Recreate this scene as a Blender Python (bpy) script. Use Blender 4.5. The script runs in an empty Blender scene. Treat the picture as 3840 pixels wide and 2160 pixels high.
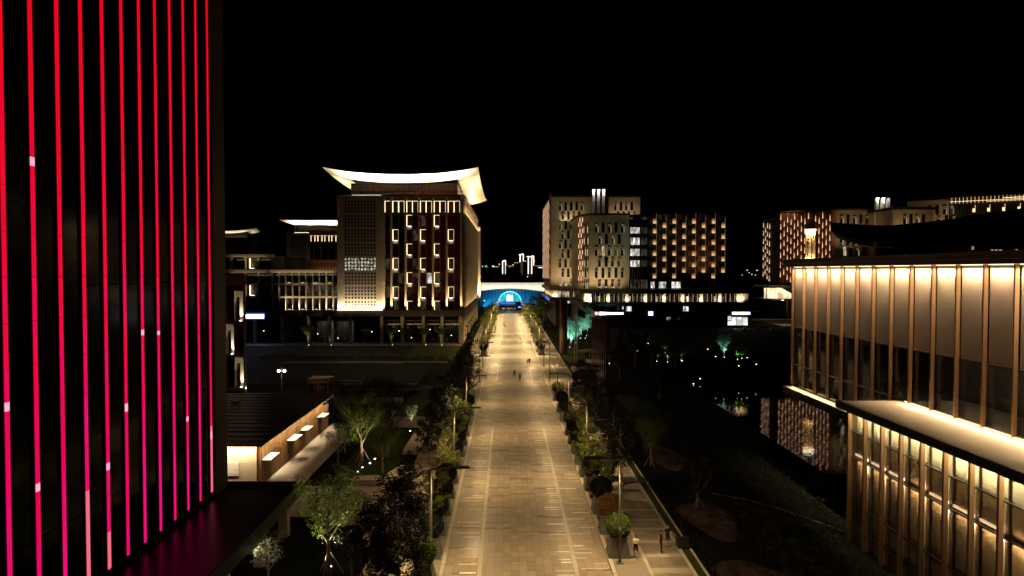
import bpy, bmesh, math, random
from mathutils import Vector, Matrix, Euler, noise
R = math.radians
sc = bpy.context.scene
col = sc.collection
# ------------------------------------------------------------------ camera, sky, moon, exposure
CAM_H = 21.5
cd = bpy.data.cameras.new('camera'); cam = bpy.data.objects.new('camera', cd); col.objects.link(cam)
cam.location = (0, 0, CAM_H); cam.rotation_euler = (R(90 - 1.418), 0, R(-0.434))
cd.lens = 24.0; cd.sensor_width = 36.0; cd.clip_start = 0.5; cd.clip_end = 20000
sc.camera = cam
w = bpy.data.worlds.new('World'); sc.world = w; w.use_nodes = True
nt = w.node_tree; bg = nt.nodes['Background']
sky = nt.nodes.new('ShaderNodeTexSky'); sky.sky_type = 'NISHITA'; sky.sun_disc = False
sky.sun_elevation = R(-12); sky.sun_rotation = R(200)
nt.links.new(sky.outputs[0], bg.inputs[0]); bg.inputs[1].default_value = 0.012
sl = bpy.data.lights.new('moon', 'SUN'); so = bpy.data.objects.new('moon', sl); col.objects.link(so)
sl.energy = 0.004; sl.angle = R(0.5); sl.color = (0.8, 0.88, 1.0); so.rotation_euler = (R(40), R(15), 0)
vs = sc.view_settings; vs.view_transform = 'Standard'; vs.look = 'None'; vs.exposure = 0.0; vs.gamma = 1.0
vs.use_curve_mapping = False
cy = sc.cycles
cy.use_denoising = True
try: cy.denoiser = 'OPENIMAGEDENOISE'
except Exception: pass
cy.max_bounces = 5; cy.diffuse_bounces = 2; cy.glossy_bounces = 3; cy.transmission_bounces = 4; cy.transparent_max_bounces = 8
cy.caustics_reflective = False; cy.caustics_refractive = False; cy.sample_clamp_indirect = 4.0
try: cy.use_light_tree = True
except Exception: pass
WARM = (1.0, 0.685, 0.31); GOLD = (1.0, 0.70, 0.33); SAND = (1.0, .76, .42); IVORY = (1.0, 0.80, 0.50); TEAL = (0.35, 1.0, 0.85)

# bearings of the survey: metres across / metres up for a picture bearing at a known distance
def U(px, Y): return (px - 1275.0) / 1717.0 * Y
def V(py, Y): return CAM_H - (py - 682.0) / 1717.0 * Y
def sm(a, b, t):
    t = max(0.0, min(1.0, (t - a) / (b - a))); return t * t * (3 - 2 * t)
WATER_Z = -5.6
def H(x, y):
    lake = sm(15, 52, x) * (1 - sm(160, 176, y)) * (1 - sm(170, 200, x))
    far = sm(20, 36, x) * sm(166, 212, y)
    return -6.6 * lake + 3.0 * far
def G(px, py):
    lo, hi = 20.0, 900.0
    f = lambda Y: V(py, Y) - H(U(px, Y), Y)
    Y = lo
    while Y < hi and f(Y) > 0: Y += 0.5
    return Vector((U(px, Y), Y, H(U(px, Y), Y)))

# ------------------------------------------------------------------ object helpers
org = {}
def link(o, parent=None):
    col.objects.link(o)
    if parent is not None: o.parent = parent
    return o
def tag(o, label, cat, group=None, kind=None):
    o['label'] = label
    if cat: o['category'] = cat
    if group: o['group'] = group
    if kind: o['kind'] = kind
    return o
def thing(name, loc, label, cat, group=None, rz=0):
    o = bpy.data.objects.new(name, None); o.empty_display_size = 0.3
    o.location = loc; o.rotation_euler = (0, 0, rz); link(o); org[o.name] = Vector(loc)
    return tag(o, label, cat, group)
def O(parent): return org[parent.name] if parent is not None else Vector((0, 0, 0))
def put(name, mesh, parent=None, loc=(0, 0, 0), rz=0, scale=None):
    o = bpy.data.objects.new(name, mesh); link(o, parent)
    o.location = Vector(loc) - O(parent); o.rotation_euler = (0, 0, rz)
    if scale is not None: o.scale = scale if hasattr(scale, '__len__') else (scale,) * 3
    org[o.name] = Vector(loc)
    return o
def copy_tree(o, parent=None):
    c = o.copy(); col.objects.link(c); c.parent = parent
    for ch in list(o.children): copy_tree(ch, c)
    return c
class MB:
    def __init__(s): s.v = []; s.f = []; s.m = []
    def add(s, vs, fs, mi=0):
        n = len(s.v); s.v += [tuple(p) for p in vs]; s.f += [tuple(n + i for i in f) for f in fs]; s.m += [mi] * len(fs); return s
    def box(s, x0, y0, z0, x1, y1, z1, mi=0):
        return s.add([(x0, y0, z0), (x1, y0, z0), (x1, y1, z0), (x0, y1, z0), (x0, y0, z1), (x1, y0, z1), (x1, y1, z1), (x0, y1, z1)],
                     [(0, 3, 2, 1), (4, 5, 6, 7), (0, 1, 5, 4), (1, 2, 6, 5), (2, 3, 7, 6), (3, 0, 4, 7)], mi)
    def prism(s, poly, z0, z1, mi=0):
        n = len(poly); vs = [(x, y, z0) for x, y in poly] + [(x, y, z1) for x, y in poly]
        fs = [tuple(range(n - 1, -1, -1)), tuple(range(n, 2 * n))] + [(i, (i + 1) % n, n + (i + 1) % n, n + i) for i in range(n)]
        return s.add(vs, fs, mi)
    def frus(s, x, y, z0, z1, a0, b0, a1, b1, mi=0):
        vs = [(x - a0, y - b0, z0), (x + a0, y - b0, z0), (x + a0, y + b0, z0), (x - a0, y + b0, z0), (x - a1, y - b1, z1), (x + a1, y - b1, z1), (x + a1, y + b1, z1), (x - a1, y + b1, z1)]
        return s.add(vs, [(0, 3, 2, 1), (4, 5, 6, 7), (0, 1, 5, 4), (1, 2, 6, 5), (2, 3, 7, 6), (3, 0, 4, 7)], mi)
    def tube(s, pts, rad, n=6, mi=0, caps=True):
        pts = [Vector(p) for p in pts]
        if not hasattr(rad, '__len__'): rad = [rad] * len(pts)
        vs = []; k = len(pts)
        for i, p in enumerate(pts):
            d = (pts[min(i + 1, k - 1)] - pts[max(i - 1, 0)]).normalized()
            a = d.cross(Vector((0, 0, 1)) if abs(d.z) < .9 else Vector((1, 0, 0))).normalized(); b = d.cross(a)
            for j in range(n):
                t = 2 * math.pi * j / n; vs.append(p + (a * math.cos(t) + b * math.sin(t)) * rad[i])
        fs = [(i * n + j, i * n + (j + 1) % n, (i + 1) * n + (j + 1) % n, (i + 1) * n + j) for i in range(k - 1) for j in range(n)]
        if caps: fs += [tuple(range(n - 1, -1, -1)), tuple(range((k - 1) * n, k * n))]
        return s.add(vs, fs, mi)
    def quad(s, a, b, c, d, mi=0): return s.add([a, b, c, d], [(0, 1, 2, 3)], mi)
    def grid(s, rows, mi=0):
        n = len(rows[0]); vs = [p for r in rows for p in r]
        return s.add(vs, [(i * n + j, i * n + j + 1, (i + 1) * n + j + 1, (i + 1) * n + j) for i in range(len(rows) - 1) for j in range(n - 1)], mi)
    def mesh(s, name, mats, off=(0, 0, 0), smooth=False):
        me = bpy.data.meshes.new(name); ox, oy, oz = off
        me.from_pydata([(x - ox, y - oy, z - oz) for x, y, z in s.v], [], s.f)
        for m in (mats if isinstance(mats, (list, tuple)) else [mats]): me.materials.append(m)
        if any(s.m): me.polygons.foreach_set('material_index', s.m)
        if smooth: me.polygons.foreach_set('use_smooth', [True] * len(s.f))
        me.update(); return me
    def build(s, name, mats, parent=None, smooth=False, kind=None):
        o = bpy.data.objects.new(name, s.mesh(name, mats, O(parent), smooth)); link(o, parent); org[o.name] = Vector(O(parent))
        if kind: o['kind'] = kind
        return o
def bx(name, mat, parent, *a): return MB().box(*a).build(name, mat, parent)
def aim(o, d):
    o.rotation_euler = Vector(d).to_track_quat('-Z', 'Y').to_euler()
def area(parent, loc, d, sx, sy, power, color=WARM, spread=180, up=None):
    if abs(d[0]) > abs(d[1]): sx, sy = sy, sx   # callers give the extents along world X and Y
    l = bpy.data.lights.new('lamp_light', 'AREA'); l.shape = 'RECTANGLE'; l.size = sx; l.size_y = sy; l.energy = power; l.color = color
    l.spread = R(spread)
    o = bpy.data.objects.new('lamp_light', l); link(o, parent); o.location = Vector(loc) - O(parent)
    d = Vector(d).normalized()
    if up is not None:   # long side (size_x) along 'up'
        x = Vector(up).normalized(); z = -d; y = z.cross(x).normalized(); x = y.cross(z)
        o.rotation_euler = Matrix((x, y, z)).transposed().to_euler()
    else: aim(o, d)
    return o
def spot(parent, loc, d, power, color=WARM, ang=70, blend=.6, rad=.08):
    l = bpy.data.lights.new('lamp_light', 'SPOT'); l.energy = power; l.color = color; l.spot_size = R(ang); l.spot_blend = blend; l.shadow_soft_size = rad
    o = bpy.data.objects.new('lamp_light', l); link(o, parent); o.location = Vector(loc) - O(parent); aim(o, d); return o

# ------------------------------------------------------------------ materials
def M(name, c, rough=.6, metal=0.0, var=.2, scale=2.0, bump=0.0, island=0.0, spec=.5, streak=None, world=False):
    m = bpy.data.materials.new(name); m.use_nodes = True; n = m.node_tree.nodes; L = m.node_tree.links
    p = n['Principled BSDF']; p.inputs['Roughness'].default_value = rough; p.inputs['Metallic'].default_value = metal
    p.inputs['Specular IOR Level'].default_value = spec
    tc = n.new('ShaderNodeTexCoord'); nz = n.new('ShaderNodeTexNoise'); nz.inputs['Scale'].default_value = scale; nz.inputs['Detail'].default_value = 5
    if streak:
        mp = n.new('ShaderNodeMapping'); mp.inputs['Scale'].default_value = streak
        L.new(tc.outputs['Object'], mp.inputs[0]); L.new(mp.outputs[0], nz.inputs['Vector'])
    elif world:
        ge = n.new('ShaderNodeNewGeometry'); L.new(ge.outputs['Position'], nz.inputs['Vector']); nz.inputs['Detail'].default_value = 8; nz.inputs['Roughness'].default_value = .65
        rr = n.new('ShaderNodeMapRange'); rr.inputs['From Min'].default_value = .35; rr.inputs['From Max'].default_value = .65; rr.inputs['To Min'].default_value = rough * .55; rr.inputs['To Max'].default_value = min(1, rough * 1.35)
        L.new(nz.outputs['Fac'], rr.inputs['Value']); L.new(rr.outputs[0], p.inputs['Roughness'])
    else: L.new(tc.outputs['Object'], nz.inputs['Vector'])
    mr = n.new('ShaderNodeMapRange'); mr.inputs['From Min'].default_value = .25; mr.inputs['From Max'].default_value = .75
    mr.inputs['To Min'].default_value = 1 - var; mr.inputs['To Max'].default_value = 1 + var
    L.new(nz.outputs['Fac'], mr.inputs['Value'])
    src = mr.outputs[0]
    if island:
        g = n.new('ShaderNodeNewGeometry'); oi = n.new('ShaderNodeObjectInfo'); ad = n.new('ShaderNodeMath'); ad.operation = 'ADD'
        L.new(g.outputs['Random Per Island'], ad.inputs[0]); L.new(oi.outputs['Random'], ad.inputs[1])
        fr = n.new('ShaderNodeMath'); fr.operation = 'FRACT'; L.new(ad.outputs[0], fr.inputs[0])
        m2 = n.new('ShaderNodeMapRange'); m2.inputs['To Min'].default_value = 1 - island; m2.inputs['To Max'].default_value = 1 + island
        L.new(fr.outputs[0], m2.inputs['Value'])
        mu = n.new('ShaderNodeMath'); mu.operation = 'MULTIPLY'; L.new(src, mu.inputs[0]); L.new(m2.outputs[0], mu.inputs[1]); src = mu.outputs[0]
    vm = n.new('ShaderNodeVectorMath'); vm.operation = 'SCALE'; vm.inputs[0].default_value = c; L.new(src, vm.inputs['Scale'])
    L.new(vm.outputs[0], p.inputs['Base Color'])
    if bump:
        b = n.new('ShaderNodeBump'); b.inputs['Strength'].default_value = bump; b.inputs['Distance'].default_value = .05
        L.new(nz.outputs['Fac'], b.inputs['Height']); L.new(b.outputs[0], p.inputs['Normal'])
    return m
def EM(name, c, s, base=(.02, .02, .02)):
    m = bpy.data.materials.new(name); m.use_nodes = True; p = m.node_tree.nodes['Principled BSDF']
    p.inputs['Base Color'].default_value = (*base, 1); p.inputs['Emission Color'].default_value = (*c, 1); p.inputs['Emission Strength'].default_value = s
    return m
def ROOM(name, c, s, scale=(1.2, 1.2, .5), lo=.15):   # a lit room seen through a pane: curtains and furniture vary the glow
    m = EM(name, c, s); n = m.node_tree.nodes; L = m.node_tree.links; p = n['Principled BSDF']; p.inputs['Roughness'].default_value = .1
    tc = n.new('ShaderNodeTexCoord'); oi = n.new('ShaderNodeObjectInfo'); va = n.new('ShaderNodeVectorMath'); va.operation = 'ADD'
    L.new(tc.outputs['Object'], va.inputs[0]); L.new(oi.outputs['Location'], va.inputs[1])
    mp = n.new('ShaderNodeMapping'); mp.inputs['Scale'].default_value = scale; L.new(va.outputs[0], mp.inputs[0])
    nz = n.new('ShaderNodeTexNoise'); nz.inputs['Scale'].default_value = 1.0; nz.inputs['Detail'].default_value = 3; L.new(mp.outputs[0], nz.inputs['Vector'])
    mr = n.new('ShaderNodeMapRange'); mr.inputs['From Min'].default_value = .38; mr.inputs['From Max'].default_value = .62
    mr.inputs['To Min'].default_value = s * lo; mr.inputs['To Max'].default_value = s; L.new(nz.outputs['Fac'], mr.inputs['Value'])
    L.new(mr.outputs[0], p.inputs['Emission Strength']); return m
def GLOW(name, c, s, z0, z1, lo):   # emission painted stronger at the foot, as if lit from below
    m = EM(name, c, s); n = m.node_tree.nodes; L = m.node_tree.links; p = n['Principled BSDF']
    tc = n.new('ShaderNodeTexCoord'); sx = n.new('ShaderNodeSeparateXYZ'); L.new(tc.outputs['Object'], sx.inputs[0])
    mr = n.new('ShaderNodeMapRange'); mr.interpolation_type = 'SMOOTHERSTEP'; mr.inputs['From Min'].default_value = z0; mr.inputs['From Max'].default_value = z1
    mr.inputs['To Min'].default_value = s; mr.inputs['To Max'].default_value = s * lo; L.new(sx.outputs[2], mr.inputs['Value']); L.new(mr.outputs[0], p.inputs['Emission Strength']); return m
def GLASS(name, tint=(.9, .95, .95), gl=.12, rough=.03):
    m = bpy.data.materials.new(name); m.use_nodes = True; n = m.node_tree.nodes; L = m.node_tree.links
    n.remove(n['Principled BSDF']); o = n['Material Output']
    t = n.new('ShaderNodeBsdfTransparent'); t.inputs[0].default_value = (*tint, 1); g = n.new('ShaderNodeBsdfGlossy'); g.inputs['Roughness'].default_value = rough
    lw = n.new('ShaderNodeLayerWeight'); lw.inputs[0].default_value = .5; fr = n.new('ShaderNodeMath'); fr.operation = 'POWER'; fr.inputs[1].default_value = 4; L.new(lw.outputs['Facing'], fr.inputs[0])
    ad = n.new('ShaderNodeMath'); ad.operation = 'MULTIPLY_ADD'; ad.inputs[1].default_value = .8; ad.inputs[2].default_value = .03 + gl * .2; L.new(fr.outputs[0], ad.inputs[0])
    mx = n.new('ShaderNodeMixShader'); L.new(ad.outputs[0], mx.inputs[0]); L.new(t.outputs[0], mx.inputs[1]); L.new(g.outputs[0], mx.inputs[2]); L.new(mx.outputs[0], o.inputs[0])
    return m
def LEAF(name, c, var=.45, trans=.3):
    m = M(name, c, .55, 0, .25, 1.3, 0, var, .3)
    n = m.node_tree.nodes; L = m.node_tree.links; p = n['Principled BSDF']; o = n['Material Output']
    t = n.new('ShaderNodeBsdfTranslucent'); s = p.inputs['Base Color'].links[0].from_socket; L.new(s, t.inputs[0])
    mx = n.new('ShaderNodeMixShader'); mx.inputs[0].default_value = trans; L.new(p.outputs[0], mx.inputs[1]); L.new(t.outputs[0], mx.inputs[2]); L.new(mx.outputs[0], o.inputs[0])
    return m
m_ground = M('soil_grass', (.007, .008, .004), .95, 0, .5, .35, .4, 0, .04)
m_lawn = M('lawn', (.036, .05, .014), .9, 0, .35, 3.0, .5, 0, .08)
m_earth = M('planting_earth', (.05, .022, .012), .95, 0, .35, 1.5, .5)
m_tile = M('paving_tile', (.34, .275, .215), .5, 0, .27, .33, .1, .15, .5, None, True)
m_joint = M('paving_joint', (.11, .095, .08), .9, 0, .2, 4)
m_band = M('pale_stone_band', (.50, .45, .37), .5, 0, .12, 2, .05, .08)
m_bar = M('polished_bar_painted_sheen', (.78, .72, .6), .25, 0, .12, 2, 0, .25)  # pale tone stands in for lamp reflections on the polished bars
m_walk = M('footpath_slab', (.25, .215, .18), .6, 0, .3, .4, .1, .14, .5, None, True)
m_walk2 = M('footpath_pale_slab', (.40, .35, .29), .55, 0, .12, 1.2, .05, .1)
m_kerb = M('kerb_stone', (.48, .44, .37), .6, 0, .15, 2)
m_asph = M('asphalt', (.008, .008, .0085), .85, 0, .25, 3, .2, 0, .06)
m_dglass = M('dark_glass', (.012, .012, .013), .06, 0, .1, 1, 0, 0, .6)
m_bglass = M('brown_glass', (.022, .016, .012), .09, 0, .15, .6, 0, 0, .55)
m_dark = M('dark_cladding', (.022, .018, .015), .55, 0, .25, .8)
m_brown = M('bronze_cladding', (.085, .058, .036), .5, .25, .2, .6, 0, .08)
m_stone = M('warm_stone', (.36, .29, .20), .7, 0, .14, .5, .08, .06)
m_stone2 = M('sand_stone', (.40, .325, .23), .7, 0, .12, .5, .08, .05)
m_copper = M('copper_fin', (.36, .21, .105), .5, .3, .18, .7, 0, .08)
m_mull = M('metal_mullion', (.16, .12, .085), .4, .6, .15, 2)
m_black = M('black_metal', (.012, .011, .011), .45, .3, .2, 3)
m_white = M('white_render', (.72, .70, .64), .6, 0, .08, .3)
m_soffit = M('soffit_metal', (.66, .58, .44), .45, .15, .08, .4, 0, .05)
m_grey = M('grey_metal', (.20, .20, .205), .4, .6, .15, 2)
m_steel = M('brushed_steel', (.42, .42, .43), .3, .9, .1, 4)
m_fpole = M('flagpole_paint', (.8, .78, .74), .45, 0, .1, 3)
m_totem = M('totem_bronze', (.20, .135, .10), .45, .3, .2, .8)
m_pole = M('painted_lamp_post', (.13, .115, .095), .4, .4, .15, 3)
m_panel = M('matt_facade_panel', (.21, .17, .13), .5, 0, .16, .5, 0, .1, .5, None, True)
m_curtain = M('roller_blind', (.46, .38, .29), .8, 0, .15, .8, 0, .3, .3, (6, 6, .6))
m_roof = M('roof_membrane', (.009, .007, .006), .3, 0, .3, .6)
m_plank = M('timber_plank', (.15, .075, .027), .6, 0, .3, 1.2, 0, .3, .4, (4, 4, .35))
m_ter = M('terracotta_panel', (.30, .11, .05), .5, .1, .2, .8, 0, .15)
m_bark = M('bark', (.20, .15, .10), .85, 0, .3, 6, .4)
m_stake = M('timber_stake', (.26, .19, .12), .8, 0, .2, 5)
m_planter = M('grey_planter', (.115, .115, .105), .5, .2, .15, 2)
m_flag = M('red_flag_cloth', (.09, .003, .004), .75, 0, .2, 3)
m_leaf_l = LEAF('leaf_lamplit', (.17, .21, .03))  # bright albedo carries the lamplight on the leaves
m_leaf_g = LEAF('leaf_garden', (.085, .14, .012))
m_leaf_d = LEAF('leaf_dark_shaded', (.010, .012, .007), .4, .1)  # very dark albedo carries the shade on unlit crowns
m_leaf_p = LEAF('leaf_plum_shaded', (.014, .009, .008), .4, .1)  # plum hue, darkened in the albedo for the shade
m_leaf_y = LEAF('leaf_bamboo', (.16, .17, .035), .4)
m_leaf_b = LEAF('leaf_box', (.085, .12, .022), .4, .2)
m_leaf_r = LEAF('leaf_rust', (.135, .07, .022), .4, .2)
m_leaf_r2 = LEAF('leaf_groundcover', (.045, .022, .009), .5, .15)
m_leaf_w = LEAF('leaf_silver', (.24, .30, .22), .4, .35)
m_skin = M('skin', (.52, .33, .23), .6, 0, .08, 4); m_hair = M('hair', (.012, .01, .009), .5, 0, .1, 9)
m_cblk = M('black_cloth', (.012, .012, .014), .85, 0, .2, 5); m_cwht = M('white_cloth', (.62, .57, .53), .85, 0, .1, 5)
m_cnavy = M('navy_cloth', (.02, .025, .05), .85, 0, .2, 5); m_cgrey = M('grey_cloth', (.2, .19, .18), .85, 0, .2, 5)
e_lamp = EM('lamp_lens', (1, .75, .42), 14)
e_led = EM('led_strip_warm', (1, .72, .38), 2.8)
e_ledg = EM('led_strip_gold', (1, .66, .30), 1.6)
e_ledw = EM('led_strip_white', (1, .93, .82), 7.0)
e_dimm = EM('mullion_glow', (1, .62, .32), .22)
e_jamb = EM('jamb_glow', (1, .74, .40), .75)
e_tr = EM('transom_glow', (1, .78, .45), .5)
e_drop = EM('facade_glow', (1, .62, .36), 1.5)
e_room = ROOM('lit_room_white', (1, .93, .84), 1.3)
e_roomw = ROOM('lit_room_warm', (1, .76, .45), .75)
e_roomd = ROOM('dim_room', (1, .80, .52), .05, (.9, .9, .5), .0)
e_shop = ROOM('lit_shop', (.95, 1, .94), 1.6, (.5, .5, .5), .35)
e_sign = EM('sign_letters_white', (.82, .88, 1), 6); e_signb = EM('sign_halo_blue', (.06, .12, 1), 1.1); e_signr = EM('sign_red', (1, .03, .05), 3)
m_clear = GLASS('clear_pane'); m_gtint = GLASS('tinted_pane', (.55, .5, .42), .25)
def sheet(name, x0, y0, x1, y1, z, mat, parent=None, kind='structure'):
    o = MB().box(x0, y0, z - .3, x1, y1, z).build(name, mat, parent)
    if kind and parent is None: o['kind'] = kind
    return o
ORD = ['first', 'second', 'third', 'fourth', 'fifth', 'sixth', 'seventh', 'eighth', 'ninth', 'tenth', 'eleventh', 'twelfth', 'thirteenth', 'fourteenth',
       'fifteenth', 'sixteenth', 'seventeenth', 'eighteenth', 'nineteenth', 'twentieth']

# ------------------------------------------------------------------ ground, water, avenue
xs = [-9000, -3000, -900, -300] + [i * 6.0 for i in range(-25, 2)] + [8, 11] + [14 + 2.5 * i for i in range(18)] + [62 + 9 * i for i in range(18)] + [260, 400, 900, 3000, 9000]
ys = [-60, 0] + [10 + 5 * i for i in range(90)] + [520, 700, 1000, 2000, 4000, 9000, 16000]
MB().grid([[(x, y, H(x, y) - .06) for x in xs] for y in ys]).build('ground', m_ground, None, True, 'structure')
# lake
m_water = M('lake_water', (.004, .006, .006), .035, 0, .1, 1, 0, 0, .5)
n_ = m_water.node_tree.nodes; L_ = m_water.node_tree.links; p_ = n_['Principled BSDF']
tc_ = n_.new('ShaderNodeTexCoord'); mp_ = n_.new('ShaderNodeMapping'); mp_.inputs['Scale'].default_value = (.9, .35, 1); nz_ = n_.new('ShaderNodeTexNoise'); nz_.inputs['Scale'].default_value = 1.6; nz_.inputs['Detail'].default_value = 2
b_ = n_.new('ShaderNodeBump'); b_.inputs['Strength'].default_value = .06; b_.inputs['Distance'].default_value = .1
L_.new(tc_.outputs['Object'], mp_.inputs[0]); L_.new(mp_.outputs[0], nz_.inputs['Vector']); L_.new(nz_.outputs['Fac'], b_.inputs['Height']); L_.new(b_.outputs[0], p_.inputs['Normal'])
MB().quad((25, 10, WATER_Z), (205, 10, WATER_Z), (205, 180, WATER_Z), (25, 180, WATER_Z)).build('lake_water', m_water, None, False, 'structure')
# avenue: near tiles are pieces, beyond 160 m a brick pattern takes over
AX0, AX1 = -4.5, 7.5
m_far = bpy.data.materials.new('paving_far'); m_far.use_nodes = True
n_ = m_far.node_tree.nodes; L_ = m_far.node_tree.links; p_ = n_['Principled BSDF']; p_.inputs['Roughness'].default_value = .5
tc_ = n_.new('ShaderNodeTexCoord'); mp_ = n_.new('ShaderNodeMapping'); mp_.inputs['Rotation'].default_value = (0, 0, R(90)); br_ = n_.new('ShaderNodeTexBrick')
br_.inputs['Scale'].default_value = 1; br_.inputs['Brick Width'].default_value = 1.2; br_.inputs['Row Height'].default_value = .6; br_.inputs['Mortar Size'].default_value = .012
br_.inputs['Color1'].default_value = (.36, .32, .275, 1); br_.inputs['Color2'].default_value = (.27, .24, .205, 1); br_.inputs['Mortar'].default_value = (.15, .13, .11, 1)
nz_ = n_.new('ShaderNodeTexNoise'); nz_.inputs['Scale'].default_value = .12; nz_.inputs['Detail'].default_value = 4
mx_ = n_.new('ShaderNodeMixRGB'); mx_.blend_type = 'MULTIPLY'; mx_.inputs[0].default_value = .35
L_.new(tc_.outputs['Object'], mp_.inputs[0]); L_.new(mp_.outputs[0], br_.inputs['Vector']); L_.new(tc_.outputs['Object'], nz_.inputs['Vector'])
L_.new(br_.outputs['Color'], mx_.inputs[1]); L_.new(nz_.outputs['Fac'], mx_.inputs[2]); L_.new(mx_.outputs[0], p_.inputs['Base Color'])
ave = bpy.data.objects.new('avenue', None); link(ave); org['avenue'] = Vector((0, 0, 0)); ave['kind'] = 'structure'; ave['label'] = 'wide paved pedestrian avenue running straight to the stage'
bx('joint_bed', m_joint, ave, AX0, 8, -.3, AX1, 158, .010)
bx('far_paving', m_far, ave, AX0, 158, -.3, AX1, 372, .026)
rnd = random.Random(4)
def banded(y): return y < 93.2 or 133 < y < 154.4 or y > 196
BX = [-1.96, 5.0]
tmesh = {}
m_tiled = M('paving_tile_dark', (.215, .155, .105), .5, 0, .36, .33, .1, .2, .5, None, True)
def tile(wd, ln, dk):
    k = (round(wd, 3), round(ln, 3), dk)
    if k not in tmesh:
        b = .008; mb = MB(); mb.frus(0, 0, -.04, .0, wd / 2, ln / 2, wd / 2, ln / 2); tmesh[k] = mb.mesh('tile', m_tiled if dk else m_tile)
    return tmesh[k]
tiles = []
for g5 in range(5):
    y = 42 + rnd.random() * .6
    while y < 157:
        ln, dk = rnd.choice(((.9, 0), (.9, 0), (1.2, 0), (.6, 0), (.3, 1), (.25, 0)))
        if y + ln > 157.9: break
        for c in range(4): tiles.append((AX0 + .3 + (g5 * 4 + c) * .6, y + ln / 2, .586, ln - .018, dk if rnd.random() < .8 else 0))
        y += ln
tiles.sort(key=lambda t: t[1])
st = MB()
for i, (x, y, wd, ln, dk) in enumerate(tiles):
    z = .026 + rnd.uniform(-.003, .003)
    if i < 300: put('tile', tile(wd, ln, dk), ave, (x, y, z))
    else: st.frus(x, y, z - .04, z, wd / 2, ln / 2, wd / 2, ln / 2, dk)
st.build('paving_tiles', [m_tile, m_tiled], ave, False, 'stuff')
for yb in (93.4, 110, 132.8, 154.5, 195.5): bx('cross_band', m_band, ave, AX0, yb - .14, .0, AX1, yb + .14, .036)
for xb in BX:
    for (ya, yb) in ((42, 93.2), (133, 154.3), (195.8, 358)):
        y = ya
        while y < yb - .5:
            l = min(3.0 if y < 160 else 12.0, yb - y); bx('band_stone', m_band, ave, xb - .15, y + .01, .0, xb + .15, y + l - .01, .034); y += l
for side, zones in ((-1, ((-4.3, -2.2),)), (1, ((3.3, 4.8), (5.2, 7.3)))):
    for (za, zb) in zones:
        y = 47 + rnd.random()
        while y < 93 or (197 < y < 330):
            ln = rnd.uniform(.7, zb - za); dpt = rnd.uniform(.12, .24)
            xa = (zb - ln) if (side < 0 or za < 5) else za + (rnd.random() < .5) * (zb - za - ln)
            if rnd.random() < .8: bx('stone_bar', m_bar, ave, xa, y, .0, xa + ln, y + dpt, .033)
            y += rnd.uniform(.5, 1.6) if y < 93 else rnd.uniform(1.6, 3.2)
            if 93 < y < 197 : y = 197.5
for (x, y) in ((-3.6, 67.5), (-3.9, 104), (6.4, 106), (-3.8, 141.5), (6.6, 138)):
    g = MB()
    for i in range(5): g.box(x - .3 + i * .125, y - .3, .0, x - .3 + i * .125 + .07, y + .3, .04)
    g.build('drain_grate', m_black, ave)
# footpaths either side
def footpath(name, x0, x1, xa, xb, label):
    f = bpy.data.objects.new(name, None); link(f); org[f.name] = Vector((0, 0, 0)); f['kind'] = 'structure'; f['label'] = label
    bx('path_bed', m_joint, f, min(x0, x1), 8, -.3, max(x0, x1), 372, .09)
    y = 42.0; k = 0; r = random.Random(9)
    while y < 165:
        d = r.choice((.5, .6, .6, .9)); mt = m_walk2 if k % 4 == 0 else m_walk
        for j in range(3):
            a = xa + (xb - xa) * j / 3; b = xa + (xb - xa) * (j + 1) / 3
            bx('slab', mt, f, min(a, b) + .01, y + .01, .0, max(a, b) - .01, y + d - .01, .116 + r.uniform(-.002, .002))
        y += d; k += 1
        if y > 100: break
    bx('far_slabs', m_far, f, min(xa, xb), y + .02, 0, max(xa, xb), 371, .114)
    bx('tree_strip', m_walk, f, min(x0, xa) + .26 if x0 < xa else max(xa, xb) + .26, 8.5, 0, (max(x0, x1) - .26), 371, .112) if False else None
    return f
fr_ = footpath('footpath', 7.5, 13.4, 10.4, 13.15, 'footpath of striped slabs along the right of the avenue')
fl_ = footpath('footpath', -10.3, -4.5, -10.05, -7.5, 'footpath of striped slabs along the left of the avenue')
for f, (ka, kb), (sa, sb), bxx, ed in ((fr_, (7.5, 7.8), (7.83, 10.1), (10.12, 10.38), (13.17, 13.42)), (fl_, (-4.8, -4.5), (-7.2, -4.83), (-7.48, -7.22), (-10.32, -10.07))):
    for (p, q, nm, z) in ((ka, kb, 'kerb_stone', .14), (bxx[0], bxx[1], 'band_stone', .122), (ed[0], ed[1], 'edging_stone', .15)):
        y = 42
        while y < 368:
            l = 2.4 if y < 110 else 30; bx(nm, m_kerb if nm != 'band_stone' else m_band, f, p, y + .01, 0, q, min(y + l, 368) - .01, z); y += l
    bx('strip_paving', m_walk, f, sa, 40, 0, sb, 368, .112)
sheet('lawn', 13.44, 30, 14.05, 150, .12, m_lawn)
bx('kerb', m_kerb, None, 14.05, 30, -.4, 14.2, 150, .2)['kind'] = 'structure'

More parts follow.
